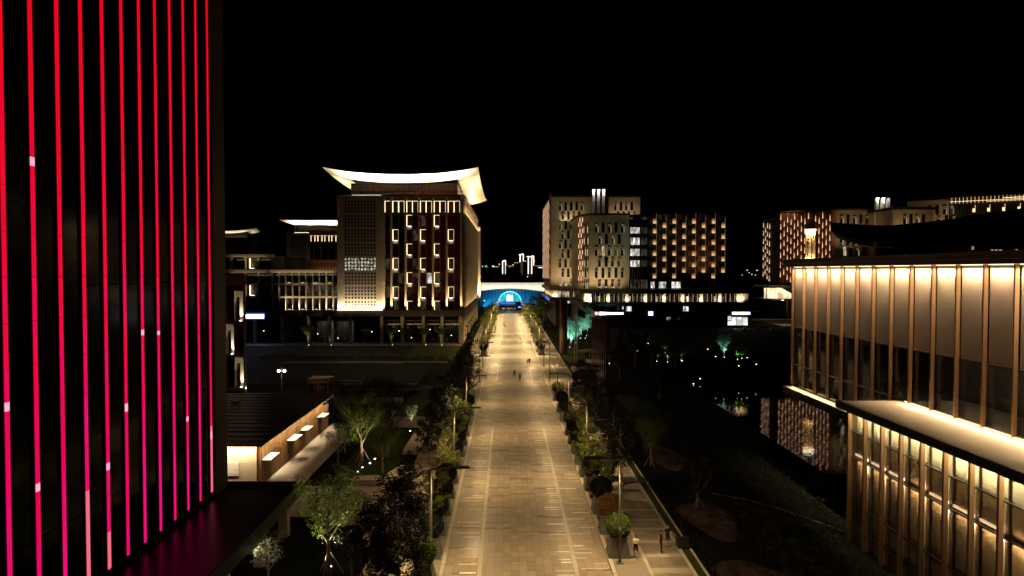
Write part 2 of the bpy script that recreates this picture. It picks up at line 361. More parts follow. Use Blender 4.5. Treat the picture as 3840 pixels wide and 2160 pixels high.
# ------------------------------------------------------------------ street lamps
def street_lamp(x, y, s, label):
    t = thing('street_lamp', (x, y, .11), label, 'street lamp', 'street lamps along the avenue')
    bx('base_plate', m_grey, t, x - .28, y - .28, .1, x + .28, y + .28, .17)
    MB().tube([(x, y, .15), (x, y, 2.6), (x, y, 7.7)], [.11, .10, .085], 10).build('pole', m_pole, t, True)
    MB().tube([(x, y, 2.5), (x, y, 2.75)], .125, 10).build('collar', m_steel, t, True)
    a = MB().tube([(x, y, 7.6), (x - s * .1, y, 7.72), (x - s * 2.3, y, 7.86)], [.08, .075, .06], 8).build('upper_arm', m_pole, t, True)
    hd = MB().frus(x - s * 2.0, y, 7.80, 7.94, .75, .2, .62, .14).build('lamp_head', m_pole, t)
    bx('lens', e_lamp, hd, x - s * 2.0 - .5, y - .08, 7.790, x - s * 2.0 + .5, y + .08, 7.799)
    MB().tube([(x, y, 5.7), (x + s * .3, y, 5.95), (x + s * 1.7, y, 6.15)], [.07, .065, .05], 8).build('lower_arm', m_pole, t, True)
    h2 = MB().frus(x + s * 1.6, y, 6.10, 6.22, .5, .18, .4, .12).build('lamp_head', m_pole, t)
    bx('lens', e_lamp, h2, x + s * 1.6 - .3, y - .06, 6.090, x + s * 1.6 + .3, y + .06, 6.099)
    return t
k = 0
for k in range(15):
    y = 49.5 + 20.6 * k
    t = street_lamp(8.3, y, 1, f'{ORD[k]} lamp post from the camera in the row along the right kerb')
    pw = 640 if k < 4 else (520 if k < 6 else 1800)
    area(t, (6.3, y, 7.77), (0, 0, -1), 1.0, .16, pw, WARM, 176)
    area(t, (9.9, y, 6.07), (0, 0, -1), .6, .12, 130 if k < 5 else 200, WARM, 95)
for k in range(15):
    y = 47.2 + 20.8 * k
    t = street_lamp(-5.3, y, -1, f'{ORD[k]} lamp post from the camera in the row along the left kerb')
    pw = 560 if k < 3 else (240 if k < 6 else 1800)
    area(t, (-3.3, y, 7.77), (0, 0, -1), 1.0, .16, pw, WARM, 176)
    area(t, (-6.9, y, 6.07), (0, 0, -1), .6, .12, 230 if k < 5 else 200, WARM, 150)

# ------------------------------------------------------------------ dark tower with red light bands
TX = -22.8
tw = thing('tower', (-34, 30, 0), 'dark glass tower with glowing red vertical light bands', 'tower')
bx('core', m_dark, tw, -50, 4, 4.0, TX - .25, 55.2, 66)
bx('corner_pier', m_brown, tw, TX - .6, 53.2, 4.0, TX + .05, 55.4, 66)
m_red = bpy.data.materials.new('red_led_band'); m_red.use_nodes = True
n_ = m_red.node_tree.nodes; L_ = m_red.node_tree.links; p_ = n_['Principled BSDF']; p_.inputs['Base Color'].default_value = (.03, .01, .01, 1)
tc_ = n_.new('ShaderNodeTexCoord'); oi_ = n_.new('ShaderNodeObjectInfo'); sx_ = n_.new('ShaderNodeSeparateXYZ'); L_.new(tc_.outputs['Object'], sx_.inputs[0])
ra_ = n_.new('ShaderNodeValToRGB'); mr_ = n_.new('ShaderNodeMapRange'); mr_.inputs['From Min'].default_value = 4; mr_.inputs['From Max'].default_value = 44
nz_ = n_.new('ShaderNodeTexNoise'); nz_.noise_dimensions = '2D'; nz_.inputs['Scale'].default_value = .25; nz_.inputs['Detail'].default_value = 3
cb_ = n_.new('ShaderNodeCombineXYZ'); ml_ = n_.new('ShaderNodeMath'); ml_.operation = 'MULTIPLY'; ml_.inputs[1].default_value = 90
L_.new(oi_.outputs['Random'], ml_.inputs[0]); L_.new(sx_.outputs[2], cb_.inputs[0]); L_.new(ml_.outputs[0], cb_.inputs[1]); L_.new(cb_.outputs[0], nz_.inputs['Vector'])
L_.new(sx_.outputs[2], mr_.inputs['Value'])
ad_ = n_.new('ShaderNodeMath'); ad_.operation = 'MULTIPLY_ADD'; ad_.inputs[1].default_value = .5; L_.new(nz_.outputs['Fac'], ad_.inputs[0]); L_.new(mr_.outputs[0], ad_.inputs[2])
sb_ = n_.new('ShaderNodeMath'); sb_.operation = 'SUBTRACT'; sb_.inputs[1].default_value = .25; L_.new(ad_.outputs[0], sb_.inputs[0]); L_.new(sb_.outputs[0], ra_.inputs[0])
e = ra_.color_ramp.elements; e[0].position = 0; e[0].color = (.78, .004, .17, 1); e[1].position = 1; e[1].color = (.80, .001, .010, 1)
for ps, c in ((.22, (.74, .0, .095, 1)), (.45, (.78, .0, .03, 1)), (.7, (.80, .001, .014, 1))): q = e.new(ps); q.color = c
L_.new(ra_.outputs[0], p_.inputs['Emission Color']); p_.inputs['Emission Strength'].default_value = 1.05
e_glint = EM('pale_led_segment', (1, .42, .62), 1.1); e_glint2 = EM('peach_led_segment', (.95, .16, .24), .95)
def ledge(zv, k): return V(zv, TX / U(1275 - 1258, 1) if False else 31.1 + 1.94 * k)
glints = {0: [(1012, 22)], 1: [(398, 22), (1217, 20)], 4: [(1165, 18)], 5: [(1015, 20)], 6: [(829, 14)], 7: [(832, 10)], 9: [(1048, 12)], 11: [(1085, 20)]}
m_tglass = M('tower_glass', (.006, .005, .006), .12, 0, .1, 1, 0, 0, .12)
pane = MB().box(-.04, -.75, -2.02, .03, .75, 2.02).mesh('pane', m_tglass)
for k in range(-6, 12):
    y = 31.1 + 1.94 * k
    bx('light_channel', m_black, tw, TX - .24, y - .2, 4.3, TX + .03, y + .2, 66)
    s = MB(); s2 = MB(); z = 4.42; gl = [(V(v + h, y), V(v, y)) for v, h in glints.get(k, [])]
    while z < 65:
        z1 = z + 2.1
        for (ga, gb) in gl:
            if z < ga < z1: s2.box(TX + .035, y - .135, ga, TX + .075, y + .135, gb)
        s.box(TX + .03, y - .13, z + .012, TX + .07, y + .13, z1 - .012); z = z1
    b = s.build('light_band', m_red, tw)
    if gl: s2.build('pale_segment', e_glint, b)
    if k in (3, 4, 11): bx('pale_segment', e_glint2, b, TX + .035, y - .135, 4.5, TX + .075, y + .135, 6.6 + (k % 4))
    for fl in range(15): put('pane', pane, tw, (TX - .1, y + .97, 6.4 + 4.1 * fl))
for k in range(13):
    x = -24.5 - 1.94 * k; s = MB(); z = 4.42
    while z < 65: s.box(x - .16, 55.42, z + .012, x + .16, 55.45, z + 2.088); z += 2.1
    s.build('light_band', m_red, tw)
bx('podium_roof', m_roof, tw, -60, 22, 3.35, -17.0, 56, 3.98)
bx('parapet', m_dark, tw, -17.0, 22, 3.2, -16.8, 56.02, 4.2)
bx('parapet', m_dark, tw, -60, 55.8, 3.99, -17.02, 56.0, 4.2)
for i, y in enumerate((30, 36.5, 43, 49.5, 55)): bx('column', m_stone, tw, -18.4, y - .35, 0, -17.7, y + .35, 3.34)
bx('glass_wall', m_dglass, tw, -22.6, 22, 0, -22.4, 55.4, 3.34)
# lit entrance steps below the podium
stp = thing('entrance_steps', (-14.8, 45, 0), 'pale stone steps glowing beside the tower podium', 'steps')
for i in range(5): bx('step', m_kerb, stp, -16.4 + .1 * i, 42.5 + i * .9, 0, -14.6, 43.3 + i * .9, .12 + .02 * i)
area(stp, (-16.7, 45, 3.1), (.4, 0, -1), .3, 4, 60, IVORY)

# ------------------------------------------------------------------ low timber-clad building with lit wall
lb = thing('low_pavilion', (-34, 80, 0), 'low timber-clad pavilion with dark roof and lit side wall', 'building')
WX = -24.6
bx('body', m_dark, lb, -46, 67.15, 0, WX - .1, 94, 4.35)
bx('roof', m_roof, lb, -46.5, 66.2, 4.40, WX + .75, 94.4, 4.62)
for i in range(14): bx('roof_seam', m_roof, lb, -46.4, 67.6 + 1.95 * i, 4.621, WX + .7, 67.66 + 1.95 * i, 4.67)
for i in range(3): bx('roof_vent', m_grey, lb, -34 - .5 * i, 72 + 7.2 * i, 4.622, -33.2 - .5 * i, 72.8 + 7.2 * i, 5.0)
pk = {}
y = 67.2; r = random.Random(2)
while y < 93.8:
    d = r.choice((.22, .26, .3)); pk.setdefault(d, MB().box(-.05, 0, 0, .05, d - .02, 4.3).mesh('plank', m_plank))
    put('plank', pk[d], lb, (WX - .05 + r.uniform(-.02, .02), y, .05)); y += d
for (ya, yb) in ((68.2, 71.0), (76.0, 78.8), (81.0, 83.2), (88.3, 90.6)):
    a = bx('awning', m_white, lb, WX + .03, ya, 2.52, WX + 1.0, yb, 2.60)
    bx('awning_edge', m_dark, a, WX + 1.0, ya - .01, 2.46, WX + 1.04, yb + .01, 2.61)
bx('eave_light', e_led, lb, WX + .55, 67.3, 4.34, WX + .68, 93.8, 4.385)
for i in range(6): area(lb, (WX + .5, 69.5 + i * 4.4, 4.33), (-.35, 0, -1), .1, 4.2, 150, IVORY, 95)
bx('end_panel', m_stone2, lb, -33.5, 67.0, .02, WX - .08, 67.12, 2.55)
bx('end_panel', m_stone2, lb, -33.5, 67.0, 2.57, WX - .08, 67.12, 4.34)
lv = MB().box(0, -.06, 0, 1.9, .0, .08).mesh('louvre', m_white)
for i in range(11): put('louvre', lv, lb, (-28.3, 66.99, 1.35 + i * .13))
bx('eave_light', e_led, lb, -33, 66.45, 4.34, WX, 66.6, 4.385)
area(lb, (-28, 66.4, 4.32), (0, .5, -1), 7, .12, 700, IVORY)
wk = bx('walkway', m_walk2, None, WX, 60, -.2, -20.9, 96, .05); wk['kind'] = 'structure'
bx('walkway_edging', m_kerb, None, -20.88, 60, -.2, -20.6, 96, .16)['kind'] = 'structure'

# ------------------------------------------------------------------ office corner seen past the tower
cb = thing('corner_office', (-56, 120, 0), 'stone office corner with lit staggered window niches beside the tower', 'building')
MB().prism([(-75, 120.4), (-46.0, 120.4), (-54.2, 140), (-85, 140)], 0, 20.9).build('body', m_dark, cb)
cw = 1.55; rows_ = [1.2, 7.0, 12.8, 18.6]
bx('parapet', m_stone, cb, -75, 119, 18.9, -45.62, 119.6, 21.0)
bx('corner_pier', m_stone, cb, -45.9, 119.0, 0, -45.62, 119.6, 18.88)
for rr in range(3):
    z0, z1 = rows_[rr], rows_[rr + 1]
    bx('spandrel', m_stone, cb, -75, 119.0, z0 - .55, -45.92, 120.38, z0)
    for c in range(6):
        xr = -45.92 - c * cw; xl = xr - cw
        bx('pier', m_stone, cb, xl - .06, 119.0, z0 + .003, xl + .06, 120.38, z1 - .56)
        wn = bx('window', m_mull, cb, xl + .1, 120.25, z0 + .1, xr - .1, 120.36, z1 - .6)
        bx('pane', m_dglass, wn, xl + .2, 120.2, z0 + .25, xr - .2, 120.24, z1 - .75)
        if (rr + c) % 2 == 0 and c < 4:
            bx('niche_panel', m_white, cb, xr - .72, 119.45, z0 + .004, xr - .07, 120.16, z1 - 1.62)
            bx('niche_head', m_white, cb, xl + .07, 119.45, z1 - 1.6, xr - .07, 120.18, z1 - .57)
            bx('uplight', e_ledw, cb, xr - .62, 119.05, z0 + .003, xr - .3, 119.2, z0 + .07)
            spot(cb, (xr - .4, 119.12, z0 + .12), (.02, .05, 1), 1500, IVORY, 50, .9)
bx('end_light', e_ledw, cb, -45.55, 118.9, 1.0, -45.45, 119.0, 1.25)
bx('base_wall', m_dark, cb, -75, 119.02, 0, -45.92, 120.38, .64)

# ------------------------------------------------------------------ office with swept-up roof (and two more behind it)
def perforated(x0, x1, z0, z1, y, cols, rws, hole):
    mb = MB(); pw = (x1 - x0); ph = (z1 - z0); mx = pw * .15; cwid = (pw - 2 * mx) / cols; rh = ph / (rws + .35)
    zs = z0 + ph * .04
    mb.box(x0, y, z0, x0 + mx, y + .4, z1); mb.box(x1 - mx, y, z0, x1, y + .4, z1)
    mb.box(x0 + mx, y, z0, x1 - mx, y + .4, zs); 
    for rr in range(rws):
        za = zs + rr * rh; hb = za + rh * .22; ht = za + rh * .88
        mb.box(x0 + mx, y, za, x1 - mx, y + .4, hb); mb.box(x0 + mx, y, ht, x1 - mx, y + .4, za + rh)
        for c in range(cols + 1):
            xa = x0 + mx + c * cwid - cwid * .16; mb.box(max(x0 + mx, xa), y, hb, min(x1 - mx, xa + cwid * .32), y + .4, ht)
    mb.box(x0 + mx, y, zs + rws * rh, x1 - mx, y + .4, z1)
    return mb
def swept_office(dx, dy, label, full=True, PW=14000, bend=1.0, windows_lit=True):
    X = lambda x: x + dx
    Y0 = 202 + dy
    t = thing('office_building', (X(-31), Y0 + 40, 0), label, 'building')
    bx('core', m_dark, t, X(-49.8), Y0 + 1.2, 10.0, X(-13.2), Y0 + 98, 43.3)
    px = lambda u: U(u, 202) + dx
    zr = [V(542.3 + 36.05 * k, 202) for k in range(7)]
    # pilasters, spandrels, windows
    pil = [px(u) for u in (966, 984.9, 1020.5, 1054.5, 1089.2, 1124, 1160)]
    for p in pil: bx('pilaster', m_stone, t, p - .28, Y0, 10.02, p + .28, Y0 + 1.19, 43.3)
    if full:
        for p in pil: area(t, (p + .1, Y0 - .5, 10.3), (0, .05, 1), .3, .3, 230, GOLD, 50)  # uplights added to brighten the pilasters
        area(t, (X(-25), Y0 - 4, 5.0), (0, .5, 1), 24, .3, 240, GOLD, 150)  # fill light added to lift the podium columns and beam
    bx('cornice', m_brown, t, X(-36.9), Y0 - .5, 43.32, X(-12.6), Y0 + 1.3, 44.0)
    bx('string_course', m_brown, t, X(-36.9), Y0 + .1, 38.15, X(-13.3), Y0 + 1.18, 38.75)
    wm = MB().box(-.78, 0, 0, .78, .1, 3.25).mesh('window', m_mull); pm = MB().box(-.70, -.04, .08, .70, -.005, 3.17).mesh('pane', m_bglass)
    pm2 = MB().box(-.70, -.04, .08, .70, -.005, 3.17).mesh('pane', e_roomd); pm3 = MB().box(-.70, -.04, .08, .70, -.005, 3.17).mesh('pane', e_room)
    pm4 = MB().box(-.70, -.04, .08, .70, -.005, 3.17).mesh('pane', e_roomw)
    fL = MB().box(-.86, -.55, 0, -.78, .0, 3.3).mesh('lit_reveal', e_led); fT = MB().box(-.775, -.5, 3.26, .775, -.42, 3.32).mesh('lit_head', e_led)
    fR = MB().box(.78, -.5, 0, .83, -.42, 3.3).mesh('lit_reveal', e_led); fB = MB().box(-.5, -.6, .02, .5, -.3, .07).mesh('sill_light', e_ledw)
    pan = MB().box(-.8, -.2, -.95, .8, -.1, -.02).mesh('sill_panel', m_stone2)
    rr_ = random.Random(5)
    for row in range(-1, 7):
        zb = 38.9 if row < 0 else zr[row] - 3.2
        for b in range(6):
            xa, xb = pil[b], pil[b + 1]
            half = [(.5, 0)] if b == 0 else [(.27, 0), (.73, 1)]
            if b > 0 and row >= 0: bx('mullion', m_mull, t, (xa + xb) / 2 - .06, Y0 + .5, zb - .95, (xa + xb) / 2 + .06, Y0 + 1.18, zb + 3.29)
            for (f, side) in half:
                xc = xa + .2 + (xb - xa - .4) * f
                wn = put('window', wm, t, (xc, Y0 + 1.08, zb))
                lit = windows_lit and row < (9 if full else 0) and ((row < 0) or (side == 0 and b > 0 and ((b % 2 == 0) == (row % 2 == 0))))
                q = rr_.random(); mp = pm
                if full and row >= 0:
                    if row == 4 and b == 3 and side == 1: mp = pm3
                    elif row in (3, 6) and q < .3: mp = pm2
                    elif q < .06: mp = pm2
                put('pane', mp, wn, (xc, Y0 + 1.08, zb))
                if lit:
                    put('lit_reveal', fL, wn, (xc, Y0 + 1.08, zb)); put('lit_reveal', fR, wn, (xc, Y0 + 1.08, zb)); put('lit_head', fT, wn, (xc, Y0 + 1.08, zb))
                    if row >= 0:
                        put('sill_light', fB, wn, (xc, Y0 + 1.08, zb)); put('sill_panel', pan, wn, (xc, Y0 + 1.08, zb))
            if row >= 0: bx('spandrel', m_dglass, t, xa + .28, Y0 + .9, zb - 1.0, xb - .28, Y0 + 1.15, zb - .05)
    # perforated wall: a panel for every storey
    x0, x1 = px(850), px(965)
    bx('dark_backing', m_dark, t, x0 + .1, Y0 + .2, 10.03, x1 - .1, Y0 + 1.18, 43.5)
    zz = [10.1, 12.9] + [12.92 + 4.24 * k for k in range(1, 7)] + [42.6]
    for k in range(len(zz) - 1):
        rws = 4 if k else 3
        pp = perforated(x0, x1, zz[k] + .01, zz[k + 1] - .01, Y0 - .25, 10, rws, 0).build('perforated_panel', m_stone, t)
        if k in (1, 3) and full: bx('lit_backing', e_roomd if k == 1 else ROOM('lit_slots', (1, .9, .75), .8, (1.6, 1.6, 1.6), .0), pp, x0 + 1.5, Y0 + .17, zz[k] + .3, x1 - 1.5, Y0 + .195, zz[k + 1] - .3)
    bx('panel_cap', m_stone, t, x0 - .1, Y0 - .3, 42.61, x1 + .1, Y0 + 1.3, 43.6)
    bx('uplight_strip', e_ledw, t, x0 + .1, Y0 - 1.0, 10.05, x1 - .1, Y0 - .75, 10.16)
    area(t, ((x0 + x1) / 2, Y0 - 1.0, 10.2), (0, .22, 1), x1 - x0 - .4, .15, 2300, (1, .86, .62), 150)
    # side wall towards the avenue
    bx('side_wall', m_brown, t, X(-13.2), Y0 + 1.2, 10.0, X(-13.0), Y0 + 98, 43.3)
    fm = MB().box(0, -.2, 0, .75, .2, 28.2).mesh('side_fin', m_stone); fm2 = MB().box(0, -.18, 0, .5, .18, 4.6).mesh('gold_fin', m_stone2)
    if full:
        for k in range(23):
            put('side_fin', fm, t, (X(-13.0), Y0 + 3.2 + 4.1 * k, 10.03)); put('gold_fin', fm2, t, (X(-13.0), Y0 + 3.2 + 4.1 * k, 38.7))
        bx('side_cornice', m_stone2, t, X(-12.99), Y0 + 1.4, 38.25, X(-12.3), Y0 + 98, 38.68)
        bx('side_cornice', m_brown, t, X(-12.99), Y0 + 1.4, 43.32, X(-12.3), Y0 + 98, 44.0)
        bx('end_pier', m_stone2, t, X(-14), Y0 + 90, 10.02, X(-11.4), Y0 + 99, 40.5)
        area(t, (X(-11.0), Y0 + 88.6, 10.4), (-.1, .25, 1), .6, .6, 3000, IVORY, 100)
        area(t, (X(-11.8), Y0 + 46, 38.8), (-.25, 0, 1), .15, 88, 4200, GOLD, 170)
        area(t, (X(-11.6), Y0 + 46, 10.35), (-.12, 0, 1), .2, 88, 3200, GOLD, 150)
        bx('side_light', e_ledg, t, X(-12.2), Y0 + 2, 38.7, X(-12.05), Y0 + 97, 38.78)
    # terrace, penthouse
    bx('terrace', m_stone, t, X(-50.2), Y0 + 1.31, 43.61, X(-12.9), Y0 + 98.5, 44.02)
    rg = GLASS('railing_pane', (.75, .78, .74), .5) if full else m_gtint
    for i in range(14):
        a = X(-49.9) + i * 2.64; bx('railing_pane', rg, t, a, Y0 + .6 if i < 5 else Y0 - .3, 44.05, a + 2.6, Y0 + .63 if i < 5 else Y0 - .27, 45.2)
    bx('penthouse', m_bglass, t, X(-47.3), Y0 + 6, 44.03, X(-15.0), Y0 + 86, 48.1)
    for i in range(18): bx('penthouse_mullion', m_dark, t, X(-47.2 + i * 1.9), Y0 + 5.9, 44.05, X(-47.12 + i * 1.9), Y0 + 5.99, 48.0)
    # roof: inner ring low, outer ring swept up at the corners
    IX0, IX1, IY0, IY1 = X(-47.4), X(-14.9), Y0 + 5.9, Y0 + 86.1
    OX0, OX1, OY0, OY1 = X(-54.0), X(-8.4), Y0 - 1.0, Y0 + 92
    def zin(tt): return 48.2 + 1.25 * bend * abs(tt) ** 2.2 + .6 * (1 - bend)
    def zout(tt): return 49.8 + 2.15 * bend * abs(tt) ** 2.4 + 1.4 * (1 - bend)
    N = 28
    def ring(x0, x1, y0, y1, zf, off=0):
        pts = []
        for (a, b) in (((x0, y0), (x1, y0)), ((x1, y0), (x1, y1)), ((x1, y1), (x0, y1)), ((x0, y1), (x0, y0))):
            for i in range(N): s = i / N; pts.append((a[0] + (b[0] - a[0]) * s, a[1] + (b[1] - a[1]) * s, zf(2 * s - 1) + off))
        pts.append(pts[0]); return pts
    inn = ring(IX0, IX1, IY0, IY1, zin); out = ring(OX0, OX1, OY0, OY1, zout)
    mid = [((a[0] + b[0]) / 2, (a[1] + b[1]) / 2, (a[2] + b[2]) / 2 - .18) for a, b in zip(inn, out)]
    rf = MB().grid([inn, mid, out]).build('roof_soffit', m_soffit, t, True)
    outt = [(x, y, z + .22) for x, y, z in out]; innt = [(x, y, z + .9) for x, y, z in inn]
    cx_, cy_ = (IX0 + IX1) / 2, (IY0 + IY1) / 2
    top = MB().grid([out, outt, innt, [(cx_, cy_, 48.9)] * len(out)]); top.build('roof_top', m_roof, t, True)
    if full:
        rb = MB()
        def ribs(a0, a1, b0, b1, n):
            for i in range(n):
                s = (i + .5) / n; tt = 2 * s - 1
                pi = Vector((a0[0] + (a1[0] - a0[0]) * s, a0[1] + (a1[1] - a0[1]) * s, zin(tt) - .03)); po = Vector((b0[0] + (b1[0] - b0[0]) * s, b0[1] + (b1[1] - b0[1]) * s, zout(tt) - .03))
                mi = (pi + po) / 2 - Vector((0, 0, .19)); rb.tube([pi, mi, po], .05, 4)
        ribs((IX0, IY0), (IX1, IY0), (OX0, OY0), (OX1, OY0), 110); ribs((IX1, IY0), (IX1, IY1), (OX1, OY0), (OX1, OY1), 120); ribs((IX0, IY1), (IX0, IY0), (OX0, OY1), (OX0, OY0), 110)
        rb.build('soffit_ribs', m_soffit, t, False, 'stuff')
    P = 26000 if full else PW
    area(t, (X(-31), Y0 + 1.6, 44.4), (0, -.05, 1), 30, .3, P * 1.5, (1, .86, .62), 110)
    area(t, (X(-12.6), Y0 + 46, 44.5), (.12, 0, 1), .3, 78, P * .26, (1, .82, .52), 130)
    area(t, (X(-49.6), Y0 + 46, 44.5), (-.12, 0, 1), .3, 78, P * .3, (1, .80, .50), 130)
    if windows_lit: bx('roof_uplight', e_ledw, t, X(-46), Y0 + 2.0, 44.05, X(-16), Y0 + 2.2, 44.12)
    # podium
    bx('podium_beam', m_brown, t, X(-110) if full else X(-60), Y0 - .6, 8.1, X(-12.4), Y0 + 1.1, 9.99)
    bx('podium_slab', m_dark, t, X(-110) if full else X(-60), Y0 + 1.12, 9.2, X(-12.95), Y0 + 98, 9.98)
    if full:
        for u in (575, 642, 710, 777, 829, 881, 960, 1012, 1065, 1112):
            xc = U(u, 202); bx('column', m_stone, t, xc - .42, Y0 - .3, 0, xc + .42, Y0 + .6, 8.09)
        bx('column', m_stone, t, X(-14.2), Y0 - .3, 0, X(-12.95), Y0 + 1.1, 8.09)
        bx('back_wall', m_dark, t, X(-110), Y0 + 7, 0, X(-13.5), Y0 + 8, 9.1)
        cols_ = [575, 642, 710, 777, 829, 881, 960, 1012, 1065, 1112, 1155]
        for i in range(len(cols_) - 1):
            a, b = U(cols_[i], 202) + .5, U(cols_[i + 1], 202) - .5; nn = 4
            for j in range(nn):
                xa = a + (b - a) * j / nn; xb = a + (b - a) * (j + 1) / nn
                bx('shop_pane', m_gtint if i in (3, 4, 9) else m_dglass, t, xa + .05, Y0 + 3.0, .1, xb - .05, Y0 + 3.05, 6.6)
                bx('shop_mullion', m_mull, t, xa - .05, Y0 + 2.98, 0, xa + .05, Y0 + 3.07, 6.6)
            bx('transom', m_mull, t, a - .05, Y0 + 2.9, 6.62, b + .05, Y0 + 3.1, 6.8)
            if i in (3, 4, 9):
                bx('interior_wall', m_white, t, a, Y0 + 6.7, 0, b, Y0 + 6.9, 6.5)
                area(t, ((a + b) / 2, Y0 + 5, 6.4), (0, 0, -1), 3, 1.5, 22 if i != 9 else 9, (.9, .95, 1))
                for q in range(2): bx('interior_counter', m_cgrey, t, a + .8 + q * 2.4, Y0 + 5, 0, a + 2.4 + q * 2.4, Y0 + 5.7, 1.1)
            rr2 = random.Random(i)
            for q in range(1):
                xq = rr2.uniform(a, b); zq = rr2.uniform(1, 4); bx('interior_lamp', e_ledw, t, xq, Y0 + 2.9, zq, xq + .25, Y0 + 2.95, zq + .12)
        bx('side_podium_wall', m_stone, t, X(-13.2), Y0 + 1.12, 0, X(-12.9), Y0 + 99, 9.15)
        bx('podium_cornice', m_stone2, t, X(-12.88), Y0 - .6, 9.2, X(-12.1), Y0 + 99.5, 10.0)
        for k in range(7):
            y = Y0 + 8 + 13 * k; aw = bx('window_hood', m_brown, t, X(-12.88), y, 4.4, X(-12.2), y + 3, 4.6); bx('wall_pane', m_dglass, t, X(-12.89), y + .2, 1.2, X(-12.85), y + 2.8, 4.2)
    return t
main = swept_office(0, 0, 'tall office with brightly lit upswept roof left of the avenue')
swept_office(-78.5, 198, 'distant office with flat lit eaves showing left of the perforated wall', False, 14000, .15)
third = swept_office(-167.3, 280, 'farthest office with one dim swept roof corner beside the tower', False, 900, 1.0, False)
third.scale.y = .15; third.location.y -= 34   # a shallow block
# wing left of the perforated wall
wg = thing('office_wing', (-62, 210, 10), 'lower office wing with bright vertical fins left of the perforated wall', 'building')
bx('core', m_dark, wg, -110, 203.6, 10.01, -50.4, 240, 21.4)
bx('core', m_dark, wg, -110, 204.0, 21.41, -70, 238, 26.2)
bx('cornice', m_stone2, wg, -69.6, 202.3, 21.0, -50.3, 203.9, 21.9)
bx('cornice', m_stone2, wg, -110, 201.8, 25.6, -69.2, 204.2, 26.5); bx('cornice', m_stone2, wg, -110, 201.8, 21.0, -69.62, 203.9, 22.0)
k = 0
for z0, z1 in ((10.1, 13.5), (14.1, 17.4), (18.0, 20.95)):
    bx('floor_band', m_stone2, wg, -69.5, 203.0, z1 + .02, -50.4, 203.58, z1 + .55) if z1 < 20 else None
    for i in range(10):
        x = -69.4 + 2.0 * i
        wn = bx('window', m_mull, wg, x, 203.3, z0, x + 1.7, 203.58, z1); bx('pane', e_roomd if (z0 > 13 and z0 < 17 and i > 4) else m_dglass, wn, x + .08, 203.25, z0 + .08, x + 1.62, 203.29, z1 - .08)
        if (i % 2 == 0) == (z0 != 14.1 or False) and i in (2, 4, 6, 8, 10): bx('sill_light', e_led, wn, x + .4, 202.9, z0 + .05, x + 1.2, 203.1, z0 + .1)
for i in range(10):
    x = -69.5 + 2.0 * i
    bx('fin', m_stone2, wg, x - .16, 202.5, 10.05, x + .02, 203.6, 20.98)
    if i > 1:
        hot = i % 2 == 0
        bx('fin_uplight', e_led, wg, x - .05, 202.2, 10.04, x + .25, 202.45, 10.12)
        area(wg, (x + .12, 202.25, 10.2), (-.03, .06, 1), .2, .2, 170 if hot else 70, IVORY, 70)
for z0, z1 in ((10.1, 13.5), (14.1, 17.4), (18.0, 20.95), (22.1, 25.5)):
    for i in range(10):
        x = -110 + 4.05 * i + .3
        bx('pier', m_stone2, wg, x - .5, 202.6, z0 - .04, x - .05, 203.9, z1 + .05)
        for q in range(2):
            wn = bx('window', m_mull, wg, x + q * 1.75, 203.5, z0, x + 1.6 + q * 1.75, 203.95 if z0 > 20 else 203.58, z1); bx('pane', m_dglass, wn, x + .08 + q * 1.75, 203.45, z0 + .08, x + 1.52 + q * 1.75, 203.49, z1 - .08)
    bx('floor_band', m_brown, wg, -110, 202.9, z1 + .06, -69.55, 203.4, z1 + .55) if z1 < 17.5 else None
for (u, z) in ((627, 22.3), (627, 14.3)):
    x = U(u, 202); bx('lit_reveal', e_led, wg, x, 202.8, z, x + .12, 203.4, z + 3); bx('sill_light', e_ledw, wg, x + .3, 202.7, z, x + 1.3, 203.0, z + .06)
    area(wg, (x + .9, 202.6, z + .2), (0, .3, 1), .8, .2, 60, IVORY, 120)
area(wg, (-60, 201.6, 20.4), (0, .5, 1), 18, .1, 110, IVORY); area(wg, (-76, 201.2, 24.9), (0, .5, 1), 10, .1, 40, IVORY); area(wg, (-76, 201.2, 20.3), (0, .5, 1), 10, .1, 40, IVORY)
bx('terrace_wall', m_ter, wg, -63, 215, 21.42, -50.5, 216, 25.0)
for i in range(12): bx('terrace_opening', m_dark, wg, -62.5 + i, 214.9, 22.6, -61.9 + i, 214.98, 24.0)
area(wg, (-56, 211, 21.6), (0, 1, .6), 9, .2, 60, WARM)
# lit sign of the wing
sg = thing('shop_sign', (U(640, 201), 201.2, 8), 'long white light-box sign with blue glow beside the tower', 'sign')
bx('back_box', e_signb, sg, U(614, 201), 201.0, 7.35, U(666, 201), 201.15, 9.15)
for i in range(9):
    a = U(617, 201) + i * .63; bx('letter', e_sign, sg, a, 200.9, 7.65, a + .55, 200.99, 8.75)
area(sg, (U(640, 201), 200.8, 8.2), (0, -1, -.5), 5, 1, 300, (.35, .5, 1))

